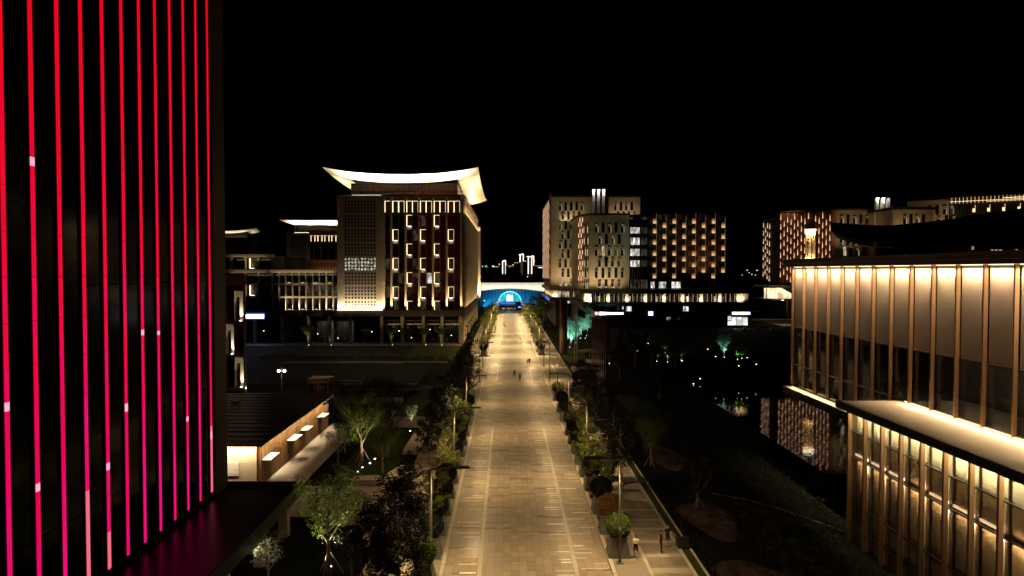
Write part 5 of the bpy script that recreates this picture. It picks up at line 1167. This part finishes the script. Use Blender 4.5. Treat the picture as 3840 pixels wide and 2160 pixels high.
# ------------------------------------------------------------------ park on the right
tt = thing('totem_column', (U(1418, 175), 175, 0), 'thick bronze totem column standing on the lawn right of the avenue', 'column')
MB().tube([(U(1418, 175), 175, 0), (U(1418, 175), 175, 14.4)], [.98, .92], 20).build('shaft', m_totem, tt, True)
for a in range(10):
    aa = a * .628; MB().tube([(U(1418, 175) + math.cos(aa) * .97, 175 + math.sin(aa) * .97, .3), (U(1418, 175) + math.cos(aa) * .93, 175 + math.sin(aa) * .93, 14.2)], .05, 5).build('flute', m_totem, tt)
MB().tube([(U(1418, 175), 175, 14.41), (U(1418, 175), 175, 14.8)], 1.05, 20).build('cap', m_black, tt)
def pole(x, y, top, label, red, i):
    t = thing('flagpole', (x, y, H(x, y)), label, 'flagpole', 'flagpoles right of the avenue')
    MB().tube([(x, y, H(x, y)), (x, y, top * .5), (x, y, top)], [.07, .06, .045], 6).build('pole', m_fpole, t, True)
    MB().tube([(x, y, top + .002), (x, y, top + .14)], [.08, .05], 8).build('finial', m_steel, t)
    if red:
        rows = []
        for a in range(9):
            z = top - .3 - a * (.2 if red == 2 else .42); rows.append([(x + .06 + b * (.32 if red == 2 else .09) + .06 * math.sin(a * 1.1 + b + i), y + .16 * math.sin(b * 1.7 + a * .5 + i), z - b * (.16 if red == 2 else .1)) for b in range(7)])
        fl = MB().grid(rows); fo = fl.build('flag', m_flag, t, True); md = fo.modifiers.new('cloth_thickness', 'SOLIDIFY'); md.thickness = .01
for k in range(9): pole(15.5, 107 + 2.1 * k, 13.6, f'{ORD[k]} flagpole from the camera in the tight row, red flag hanging limp', 1, k)
for k, y in enumerate((150, 153, 156.5)): pole(15.6, y, 13.2 + .4 * (k == 1), ['flagpole nearest the camera of the group of three', 'middle flagpole with large red flag flying beside the totem column', 'farthest flagpole of the group of three'][k], 2 if k == 1 else 0, k)
for i, (u, v, pr, s, lab) in enumerate(((1437, 873, 0, .95, 'tree lit icy teal behind the totem column'), (1463, 851, 1, .95, 'taller teal-lit tree with stakes behind the flagpoles'), (1452, 862, 1, .7, 'dimmer teal tree between two brighter ones'), (1478, 845, 0, 1.0, 'dark teal tree at the back under the red roundel sign'))):
    g = G(u, v); tree('park_tree', T_silver[pr], g, lab, 'tree', 'teal-lit park trees', i * 1.2, s, i < 2)
    ground_spot(g.x - .6, g.y - 2.6, g.z, (.12, .36, 1), (9000, 6000, 3000, 1500)[i], TEAL, f'ground spotlight beneath the {["icy teal", "taller teal", "dim teal", "dark teal"][i]} tree', 105, e_ledw)
g = G(1824, 902); tree('park_tree', T_silver[0], g, 'round teal-lit tree standing alone on the far lake shore', 'tree', None, 2.0, .7); ground_spot(g.x - .3, g.y - 1.2, g.z, (.1, .45, 1), 2200, TEAL, 'ground spotlight beneath the round lakeside tree', 60, e_ledw)
grn = (.35, 1, .3)
def fan_plant(seed):
    rnd = random.Random(seed); mb = MB()
    for i in range(46):
        a = rnd.uniform(0, 6.283); el = rnd.uniform(.5, 1.4); L = rnd.uniform(1.6, 3.4); d = Vector((math.cos(a), math.sin(a), el)).normalized(); s = d.cross(Vector((0, 0, 1))).normalized() * .09
        p0 = Vector((0, 0, .6)); p1 = p0 + d * L * .6; p2 = p0 + d * L + Vector((0, 0, -.5)); mb.add([p0 - s * .5, p0 + s * .5, p1 + s, p1 - s, p2], [(0, 1, 2, 3), (3, 2, 4)])
    return MB().tube([(0, 0, 0), (0, 0, .8)], .12, 6).mesh('trunk', m_bark), mb.mesh('crown', m_leaf_g)
FP = [fan_plant(1), fan_plant(2)]
pl_ = [(1583, 876), (1606, 884), (1629, 866), (1655, 910), (1682, 914), (1716, 908), (1536, 916), (1675, 890), (1858, 908), (1869, 905)]
for i, (u, v) in enumerate(pl_):
    g = G(u, v); tree('fan_plant', FP[i % 2], g, f'spiky plant lit green in the dark lakeside park, {ORD[i]} of the lit plants', 'plant', 'green-lit plants', i * .9, 1.25)
    ground_spot(g.x - .4, g.y - 1.3, g.z, (.1, .4, 1), 260, grn, f'small ground lamp before the {ORD[i]} green-lit spiky plant', 60, e_ledw, .1)
for i, (u, v) in enumerate(((1783, 881), (1803, 900), (1883, 903), (1906, 922), (1862, 924), (1632, 867), (1718, 913), (1473, 853), (1764, 958), (1747, 971))):  # last two are glints on the lake, painted as glowing points
    g = G(u, v); g.z = max(g.z, WATER_Z + .05); ground_spot(g.x, g.y, g.z, (0, 0, 1), 0, TEAL, f'tiny white point of light in the dark park, {ORD[i]} of the loose ones', 60, e_ledw, .16)
for i, (u, v, k, s) in enumerate(((1560, 960, 0, 1.1), (1600, 925, 1, 1.2), (1640, 940, 0, 1.0), (1700, 930, 1, 1.1), (1570, 905, 1, 1.2), (1690, 875, 0, 1.2), (1740, 880, 1, 1.1), (1780, 870, 0, 1.1), (1640, 1180, 1, .75), (1760, 1290, 0, .7), (1660, 1010, 0, .9))):
    g = G(u, v); tree('park_tree', T_gdark[k] if i != 8 else T_gard[0], g, f'unlit dark tree in the lakeside park, {ORD[i]} of the shadowy group', 'tree', 'unlit park trees', i * 1.1, s, i > 7)
def drape(name, cx_, cy__, ra, rb, mat, lift=.05, rot=0):
    mb = MB(); rows = []
    for i in range(7):
        row = []
        for j in range(25):
            a = j / 24 * 6.2832; rr = i / 6 * (1 + .12 * math.sin(3 * a + rot)); x_ = cx_ + math.cos(a) * ra * rr; y_ = cy__ + math.sin(a) * rb * rr; row.append((x_, y_, H(x_, y_) + lift + .1 * (1 - (i / 6) ** 2)))
        rows.append(row)
    mb.grid(rows).build(name, mat, None, True, 'structure')
drape('planting_bed', 17.6, 58.5, 2.2, 4.5, m_earth, .06); drape('planting_bed', 18.5, 79, 2.2, 5.5, m_earth, .06, 1); drape('planting_bed', 17.5, 47, 3.0, 3.0, m_earth, .06, 2); drape('round_plaza', 17.6, 146, 3.2, 12, m_walk, .06)
drape('lawn', 20.5, 108, 6, 14, m_lawn, .04); drape('lawn', 17, 168, 3, 26, m_lawn, .05)
# grass tufts and low shrubs over the bank
r = random.Random(12); mb = MB(); mb2 = MB()
for i in range(15000):
    y = 40 + 75 * r.random() ** 1.5; x = r.uniform(14.3, 31)
    if y < 62 and x > 29.5: continue
    z = H(x, y); a = r.uniform(0, 6.283); h_ = r.uniform(.1, .32); w_ = r.uniform(.03, .07); dx, dy = math.cos(a) * w_, math.sin(a) * w_; lx, ly = r.uniform(-.12, .12), r.uniform(-.12, .12)
    mb.add([(x - dx, y - dy, z), (x + dx, y + dy, z), (x + lx, y + ly, z + h_)], [(0, 1, 2)])
gc = mb.build('grass', M('bank_grass', (.012, .015, .006), .9, 0, .4, 2, 0, .4), None, False, 'stuff'); gc['label'] = 'tufted grass over the dark bank right of the avenue'
for (cx_, cy__, ra, rb, n) in ((17.6, 58.5, 2.4, 4.8, 34), (18.5, 79, 2.4, 6, 30), (17.5, 47, 3.2, 3.2, 30), (22, 62, 5, 5, 26), (24, 52, 4, 6, 30), (21, 95, 4, 12, 34)):
    for i in range(n):
        a = r.uniform(0, 6.283); q = r.random() ** .5; x = cx_ + math.cos(a) * ra * q; y = cy__ + math.sin(a) * rb * q; leafcloud(mb2, Vector((x, y, H(x, y) + .25)), r.uniform(.25, .5), 60, .14, r, .7)
mb3 = MB()
for i in range(150):
    y = 44 + 90 * r.random(); x = r.uniform(20.5, 29.5 if y < 62 else 40); c = Vector((x, y, H(x, y) + r.uniform(.3, .9)))
    leafcloud(mb3, c, r.uniform(.5, 1.2), 120, .2, r, .8)
gc = mb3.build('bank_shrubs', m_leaf_d, None, False, 'stuff'); gc['label'] = 'dense dark shrubs added to darken the slope down to the lake'  # shrubs added to keep the bank dark
gc = mb2.build('ground_cover', m_leaf_r2, None, False, 'stuff'); gc['label'] = 'low rusty shrubs scattered over the planting beds'
# stone kerb of the lake path
mb = MB(); pp = [Vector((20 + 3.2 * i, 66 - 1.1 * i + 1.0 * math.sin(i * .9), 0)) for i in range(6)]
for p in pp: p.z = H(p.x, p.y) + .12
mb.tube(pp, .06, 6); tag(mb.build('path_kerb', m_planter), 'thin pale kerb curving down towards the lake', 'kerb')
pav = thing('park_pavilion', G(1487, 912), 'round pale garden shelter half hidden behind the flagpoles', 'shelter'); g = Vector(pav.location)
MB().tube([(g.x, g.y, g.z + 2.6), (g.x, g.y, g.z + 2.75), (g.x, g.y, g.z + 3.3)], [3.0, 3.1, .4], 18).build('roof', m_stone, pav)
for a in range(8): aa = a * .785; MB().tube([(g.x + 2.6 * math.cos(aa), g.y + 2.6 * math.sin(aa), g.z), (g.x + 2.6 * math.cos(aa), g.y + 2.6 * math.sin(aa), g.z + 2.6)], .1, 6).build('post', m_stone, pav)
MB().tube([(g.x, g.y, g.z - .3), (g.x, g.y, g.z + .25)], 3.3, 20).build('plinth', m_kerb, pav)
# far shore balustrade and street
bal = thing('balustrade', (80, 212, GZ), 'grey stone balustrade along the far lake shore', 'railing')
for i in range(13):
    x = 70 + 4.2 * i; bx('post', m_stone, bal, x - .4, 211.6, 1.0, x + .4, 212.2, 3.9); bx('rail', m_grey, bal, x + .41, 211.8, 3.3, x + 3.79, 212.0, 3.5); bx('panel', m_grey, bal, x + .41, 211.85, 1.9, x + 3.79, 211.95, 3.1)
area(bal, (95, 208, 6), (0, .6, -1), 40, .4, 60, (.9, .9, 1)) if False else None
sheet('street', 92, 236, 125, 256, GZ + .05, m_asph); sheet('pavement', 92, 226, 125, 235.8, GZ + .18, m_walk); sheet('pavement', 92, 256.2, 125, 261, GZ + .18, m_walk)
for i, (x, y) in enumerate(((101, 245), (113, 238))):
    t = thing('street_lamp', (x, y, GZ), ['single-arm street lamp over the far side street', 'second street lamp beside the lakeside hall corner'][i], 'street lamp'); MB().tube([(x, y, GZ), (x, y, GZ + 8)], [.1, .07], 8).build('pole', m_pole, t); MB().tube([(x, y, GZ + 7.9), (x - 1.8, y, GZ + 8.1)], .05, 6).build('arm', m_pole, t); bx('lens', e_lamp, t, x - 2.0, y - .1, GZ + 7.95, x - 1.2, y + .1, GZ + 8.03)
    area(t, (x - 1.6, y, GZ + 7.9), (0, 0, -1), .8, .2, 420, WARM)
# ------------------------------------------------------------------ people
def person_mesh(name, pose, mats, fingers=False):
    # mats: skin, hair, top, bottom, shoes
    J = {'pel': ((0, 0, .93), .135), 'wst': ((0, 0, 1.08), .125), 'cst': ((0, .01, 1.28), .15), 'nkb': ((0, .01, 1.43), .075), 'nk': ((0, 0, 1.50), .052), 'hd1': ((0, -.015, 1.58), .078), 'hd2': ((0, -.01, 1.66), .092), 'hd3': ((0, .005, 1.73), .06), 'nose': ((0, -.115, 1.615), .014)}
    E = [('pel', 'wst', 3), ('wst', 'cst', 2), ('cst', 'nkb', 2), ('nkb', 'nk', 0), ('nk', 'hd1', 0), ('hd1', 'hd2', 0), ('hd2', 'hd3', 1), ('hd1', 'nose', 0)]
    for s, sd in ((-1, 'l'), (1, 'r')):
        kx, ky, kz = pose.get('knee_' + sd, (.1, -.03, .5)); fx, fy, fz = pose.get('foot_' + sd, (.11, .0, .085)); ex, ey, ez = pose.get('elb_' + sd, (.27, .03, 1.12)); hx, hy, hz = pose.get('hand_' + sd, (.27, -.06, .86))
        J.update({'hip' + sd: ((s * .095, 0, .88), .095), 'kn' + sd: ((s * kx, ky, kz), .06), 'an' + sd: ((s * fx, fy, fz), .042), 'to' + sd: ((s * (fx + .02), fy - .17, .04 + max(0, fz - .085)), .036), 'sh' + sd: ((s * .175, 0, 1.38), .068), 'el' + sd: ((s * ex, ey, ez), .045), 'wr' + sd: ((s * hx, hy, hz), .03)})
        sh = pose.get('shorts'); E += [('pel', 'hip' + sd, 3), ('hip' + sd, 'kn' + sd, 3), ('kn' + sd, 'an' + sd, 0 if sh else 3), ('an' + sd, 'to' + sd, 4), ('cst', 'sh' + sd, 2), ('sh' + sd, 'el' + sd, 2), ('el' + sd, 'wr' + sd, 0)]
        w_ = Vector((s * hx, hy, hz)); d = (w_ - Vector((s * ex, ey, ez))).normalized(); side = Vector((0, -1, 0)) - d * d.dot(Vector((0, -1, 0))); side = side.normalized() if side.length > .1 else Vector((1, 0, 0))
        J['pm' + sd] = (tuple(w_ + d * .07), .034); E.append(('wr' + sd, 'pm' + sd, 0))
        if fingers:
            for q in range(4):
                ln = (.07, .085, .08, .06)[q]; b = w_ + d * .1 + side * (.03 - .02 * q); J[f'f{q}{sd}'] = (tuple(b), .0095); J[f'g{q}{sd}'] = (tuple(b + d * ln * .8 + Vector((-s * .02, 0, 0))), .008); E += [('pm' + sd, f'f{q}{sd}', 0), (f'f{q}{sd}', f'g{q}{sd}', 0)]
            J['th' + sd] = (tuple(w_ + d * .06 + side * .055), .0095); E.append(('pm' + sd, 'th' + sd, 0))
        else: J['fg' + sd] = (tuple(w_ + d * .15), .022); E.append(('pm' + sd, 'fg' + sd, 0))
    names = list(J); ix = {n: i for i, n in enumerate(names)}
    me = bpy.data.meshes.new(name + '_rig'); me.from_pydata([J[n][0] for n in names], [(ix[a], ix[b]) for a, b, _ in E], []); ob = bpy.data.objects.new(name + '_rig', me); col.objects.link(ob)
    ob.modifiers.new('skin', 'SKIN'); 
    if not me.skin_vertices: me.skin_vertices_new() if hasattr(me, 'skin_vertices_new') else None
    return ob, me, J, E, names, ix
def make_person(name, pose, mats, fingers=False):
    ob, me, J, E, names, ix = person_mesh(name, pose, mats, fingers)
    if not len(me.skin_vertices):
        bm = bmesh.new(); bm.from_mesh(me); bm.verts.layers.skin.verify(); bm.to_mesh(me); bm.free()
    for i, n in enumerate(names):
        sv = me.skin_vertices[0].data[i]; r = J[n][1]; sv.radius = (r, r); sv.use_root = (n == 'pel')
        if n in ('cst', 'wst', 'pel'): sv.radius = (r * 1.12, r * .82)
    sd = ob.modifiers.new('sub', 'SUBSURF'); sd.levels = 1; sd.render_levels = 1
    dg = bpy.context.evaluated_depsgraph_get(); dg.update(); m2 = bpy.data.meshes.new_from_object(ob.evaluated_get(dg)); m2.name = name
    bpy.data.objects.remove(ob)
    m2.materials.clear()
    for m in mats: m2.materials.append(m)
    segs = [(Vector(J[a][0]), Vector(J[b][0]), t, a, b) for a, b, t in E]
    for p in m2.polygons:
        c = p.center; best = 9; bt = 0
        for a, b, t, na, nb in segs:
            ab = b - a; f = max(0, min(1, (c - a).dot(ab) / max(ab.length_squared, 1e-9))); dd = (c - (a + ab * f)).length
            rad = J[na][1] * (1 - f) + J[nb][1] * f; dd -= rad * .8
            if dd < best:
                best = dd; bt = t
                if t == 2 and na[:2] == 'sh' and f > .62: bt = 0 if pose.get('tee', True) else 2
                if t == 3 and na[:3] == 'hip' and pose.get('shorts') and f > .88: bt = 0
        if c.z > 1.56 and (c.y > -.035 or c.z > 1.695): bt = 1
        p.material_index = bt; p.use_smooth = True
    return m2
WALK = {'knee_l': (.09, -.16, .5), 'foot_l': (.1, -.2, .085), 'knee_r': (.09, .04, .5), 'foot_r': (.1, .28, .12), 'elb_l': (.26, .12, 1.13), 'hand_l': (.25, .18, .88), 'elb_r': (.26, -.03, 1.12), 'hand_r': (.25, -.2, .92)}
WALK2 = {'knee_r': (.09, -.13, .5), 'foot_r': (.1, -.13, .085), 'knee_l': (.09, .03, .5), 'foot_l': (.1, .2, .1), 'elb_r': (.26, .1, 1.13), 'hand_r': (.25, .14, .88), 'elb_l': (.26, -.02, 1.12), 'hand_l': (.25, -.16, .92)}
sh = dict(shorts=True)
PM = {'white_walk': make_person('person_body', {**WALK2, **sh}, [m_skin, m_hair, m_cwht, m_cblk, m_cgrey], True),
      'black_stand': make_person('person_body', {'elb_l': (.28, .13, 1.14), 'hand_l': (.06, .2, .98), 'elb_r': (.28, .13, 1.14), 'hand_r': (.03, .2, .96)}, [m_skin, m_hair, m_cblk, m_cblk, m_cblk], True),
      'black_reach': make_person('person_body', {**sh, 'elb_r': (.33, -.05, 1.16), 'hand_r': (.52, -.16, .98), 'foot_l': (.13, 0, .085)}, [m_skin, m_hair, m_cblk, m_cblk, m_cblk], True),
      'dark_walk': make_person('person_body', WALK, [m_skin, m_hair, m_cblk, m_cblk, m_cblk]),
      'dark_shorts': make_person('person_body', {**WALK2, **sh, 'elb_l': (.27, -.08, 1.13), 'hand_l': (.16, -.22, 1.28)}, [m_skin, m_hair, m_cblk, m_cnavy, m_cgrey]),
      'light_walk': make_person('person_body', WALK2, [m_skin, m_hair, m_cwht, m_cnavy, m_cblk]),
      'stand': make_person('person_body', {}, [m_skin, m_hair, m_cnavy, m_cblk, m_cblk])}
def person(kind, x, y, face, label, group=None, s=1.0, z=.03):
    o = put('person', PM[kind], None, (x, y, z), face, s); return tag(o, label, 'person', group)
gx = lambda u, v: (U(u, CAM_H * 1717 / (v - 682)), CAM_H * 1717 / (v - 682))
p = gx(1603, 1416); person('white_walk', p[0], p[1], R(170), 'person in white shirt and black shorts walking past the ball planter', None, 1.0, .122)
p1 = gx(1667, 1403); person('black_stand', p1[0], p1[1], R(75), 'person in black holding hands behind the back on the footpath', None, 1.02, .122)
p2 = gx(1684, 1388); person('black_reach', p2[0], p2[1], R(10), 'person in black with one hand on the dark cart', None, 1.0, .122)
p = gx(1294, 953); person('dark_shorts', p[0], p[1], R(10), 'person in dark shorts raising a phone, left of the walking pair')
p = gx(1308, 960); person('dark_walk', p[0], p[1], R(175), 'person in black with pale back print, nearest on the avenue'); bx('back_print', m_cwht, None, p[0] - .1, p[1] - .155, 1.18, p[0] + .1, p[1] - .15, 1.36)
bpr = bpy.data.objects['back_print']; bpo = [o for o in bpy.data.objects if o.get('label', '').startswith('person in black with pale')][0]; bpr.parent = bpo; bpr.matrix_parent_inverse = Matrix.Translation(-bpo.location)
bpo.rotation_euler = (0, 0, 0); bpo.rotation_euler.z = R(180); bpr.matrix_parent_inverse = bpo.matrix_basis.inverted()
p = gx(1332, 920); person('dark_walk', p[0], p[1], R(180), 'tall person in black walking beside a companion in white', None, 1.04)
p = gx(1327, 919); person('light_walk', p[0], p[1], R(180), 'slim person in white walking beside the tall one in black', None, .97)
p = gx(1268, 822); person('dark_walk', p[0], p[1], R(0), 'person in black of the far pair on the avenue')
p = gx(1271.5, 825); person('light_walk', p[0], p[1], R(0), 'person in white of the far pair on the avenue')
p = gx(1309, 796); person('dark_walk', p[0], p[1], R(0), 'lone dark person far up the avenue by the right kerb')
p = gx(1246, 832); person('stand', p[0], p[1], R(0), 'person walking along the left kerb beside the far shrubs')
for i, (u, v, k) in enumerate(((1190, 866, 'dark_walk'), (1197, 867, 'light_walk'), (1201, 866, 'dark_walk'), (1206, 868, 'stand'), (1211, 810, 'light_walk'), (1220, 812, 'light_walk'), (1225, 813, 'dark_walk'), (1231, 812, 'light_walk'), (1236, 814, 'dark_walk'))):
    p = gx(u, v); person(k, max(p[0], -9.9), p[1], R(20 * i), (f'pedestrian in a loose group by the office corner, {ORD[i]} from the left' if i < 4 else f'pedestrian in the farther group on the left footpath, {ORD[i - 4]} from the left'), 'pedestrians on the left footpath', .98, .12)
r = random.Random(77)
for i in range(46):
    person(r.choice(('dark_walk', 'stand', 'stand', 'light_walk', 'dark_shorts')), r.uniform(-5.5, 8.5), r.uniform(362, 378), R(180 + r.uniform(-30, 30)), 'person standing in the dark crowd facing the stage', 'crowd before the stage', r.uniform(.93, 1.05), .03)
# dark ribbed cart beside the two people
ct = thing('hand_cart', (p2[0] + 1.15, p2[1] - .1, .12), 'black ribbed cart beside the two people in black', 'cart'); a, b = p2[0] + .62, p2[1] - .45
bx('box', m_black, ct, a, b, .3, a + .95, b + .6, .9)
for k in range(7): bx('rib', m_grey, ct, a + .03 + k * .13, b - .03, .3, a + .06 + k * .13, b - .002, .88)
for q in (0, 1):
    for s_ in (0, 1): MB().tube([(a + .2 + q * .75, b + .05 + s_ * .55, .28), (a + .2 + q * .75, b + .12 + s_ * .55, .28)], .15, 12).build('wheel', m_black, ct)
MB().tube([(a - .02, b + .1, .95), (a - .12, b + .1, 1.08), (a - .12, b + .6, 1.08), (a - .02, b + .6, .95)], .02, 6).build('handle', m_steel, ct)
# ------------------------------------------------------------------ far: wood and lit skyline
mb = MB(); r = random.Random(3)
for i in range(420):
    x = r.uniform(-160, 260); y = r.uniform(470, 620); h_ = r.uniform(10, 18.5); w_ = r.uniform(4, 8)
    rows = [[(x + math.cos(j * 1.0472) * w_ * f * r.uniform(.8, 1.15), y + math.sin(j * 1.0472) * w_ * f, h_ * z_) for j in range(7)] for f, z_ in ((.5, .05), (1, .35), (.95, .65), (.6, .9), (.05, 1.0))]
    for row in rows: row[6] = row[0]
    mb.grid(rows)
wd_ = mb.build('distant_wood', m_leaf_d, None, False, 'stuff'); wd_['label'] = 'dark belt of woodland beyond the arched hall'
e_out = EM('tower_outline_light', (1, .90, .78), 3.0)
def sky_tower(u0, u1, v0, bars, label, crown):
    Y = 2400.0; t = thing('skyline_tower', (U((u0 + u1) / 2, Y), Y, 0), label, 'tower', 'outlined towers on the skyline'); x0, x1, zt = U(u0, Y), U(u1, Y), V(v0, Y)
    bx('body', M('skyline_wall', (.2, .15, .12), .8), t, x0, Y + 1, 0, x1, Y + 20, zt - 2)
    for q in range(12): bx('window_row', e_roomd, t, x0 + 2, Y + .8, 12 + q * (zt - 20) / 12, x1 - 2, Y + .95, 13 + q * (zt - 20) / 12)
    for b_ in bars: bx('outline_light', e_out, t, U(b_, Y) - 1.1, Y - .5, 12, U(b_, Y) + 1.1, Y + .9, zt - 2)
    bx('crown_light', e_out, t, x0 - crown, Y - .5, zt - 3.4, x1, Y + .9, zt - 2.01); MB().tube([(x1 - 9, Y, zt - 1.8), (x1 - 5, Y, zt + 1.2), (x1 - 1, Y, zt - 1.8)], .6, 6).build('crown_arch', e_out, t)
sky_tower(1263.4, 1272.8, 655, (1264.3, 1272), 'shortest white-outlined tower on the far skyline', 0)
sky_tower(1307, 1317.5, 638.5, (1308.3, 1316.6), 'tallest white-outlined tower on the far skyline', 3)
sky_tower(1328, 1343.5, 643.5, (1329, 1337.5, 1342.7), 'broad white-outlined tower with three light bars on the skyline', 5)
cols_l = {'w': EM('far_lamp_white', (1, .93, .85), 1.6), 'g': EM('far_lamp_green', (.3, 1, .5), .5), 'y': EM('far_lamp_yellow', (1, .7, .25), .45), 'r': EM('far_lamp_red', (1, .08, .15), 3), 'b': EM('far_lamp_blue', (.1, .1, 1), 1.2)}
low = [(1200.5, 670, 'w', 3, 2), (1203, 665, 'b', 13, 4), (1214, 670, 'w', 2, 5), (1223.5, 670, 'g', 7, 9), (1241, 670, 'w', 5, 6), (1249, 671, 'g', 15, 4), (1256.5, 665, 'r', 4, 5), (1276, 667, 'y', 6, 2.5), (1282, 671, 'y', 4, 5), (1288, 669, 'y', 12, 3), (1291, 666, 'w', 3, 3), (1300, 661, 'y', 14, 3), (1321, 657, 'w', 8, 1.4), (1345, 657, 'w', 2, 2), (1357, 668.5, 'y', 24, 1.8), (1360, 673, 'w', 12, 4), (1367, 657, 'w', 4, 2), (1327, 696, 'w', 3, 2.5),
       (1881, 680, 'w', 4, 2), (1876, 702, 'w', 3, 2), (1886, 686, 'w', 2.4, 2.4), (1893, 690, 'w', 3, 2), (1906, 680, 'w', 5, 2), (1902, 692, 'w', 2.5, 2), (1908, 697, 'w', 2, 2.4), (1886, 727, 'w', 2.4, 2), (1901, 730, 'w', 2, 2), (1912, 712, 'w', 2.4, 2), (1868, 692, 'w', 2, 2)]
for i, (u, v, c, w_, h_) in enumerate(low):
    Y = 2300.0 if v < 690 and u < 1500 else (430.0 if u < 1500 else 640.0); s_ = Y / 1717; x_, z_ = U(u, Y), V(v, Y)
    nm = 'far_house' if u < 1500 else 'far_street_lamp'
    t = thing(nm, (x_, Y, 0), (f'far building with {dict(w="white", g="green", y="yellow", r="red", b="blue")[c]} lights, {ORD[i % 18]} from the left along the skyline' if i < 18 else f'tiny far lamp above the lake shore, {ORD[i - 18]} of the scattered group'), 'building' if u < 1500 else 'street lamp', 'far lights')
    if i < 17: bx('wall', m_dark, t, x_ - w_ * s_ * .7, Y + .5, 0, x_ + w_ * s_ * .7, Y + 12, max(z_ + h_ * s_ * .5, 2)); bx('lit_sign', cols_l[c], t, x_ - w_ * s_ * .5, Y - .2, z_ - h_ * s_ * .25, x_ + w_ * s_ * .35, Y + .4, z_ + h_ * s_ * .25)
    else: MB().tube([(x_, Y + .1, 0), (x_, Y + .1, max(z_, 1))], .12, 5).build('post', m_pole, t); bx('lens', cols_l[c], t, x_ - w_ * s_ * .35, Y - .2, z_ - .25, x_ + w_ * s_ * .35, Y + .2, z_ + .25)
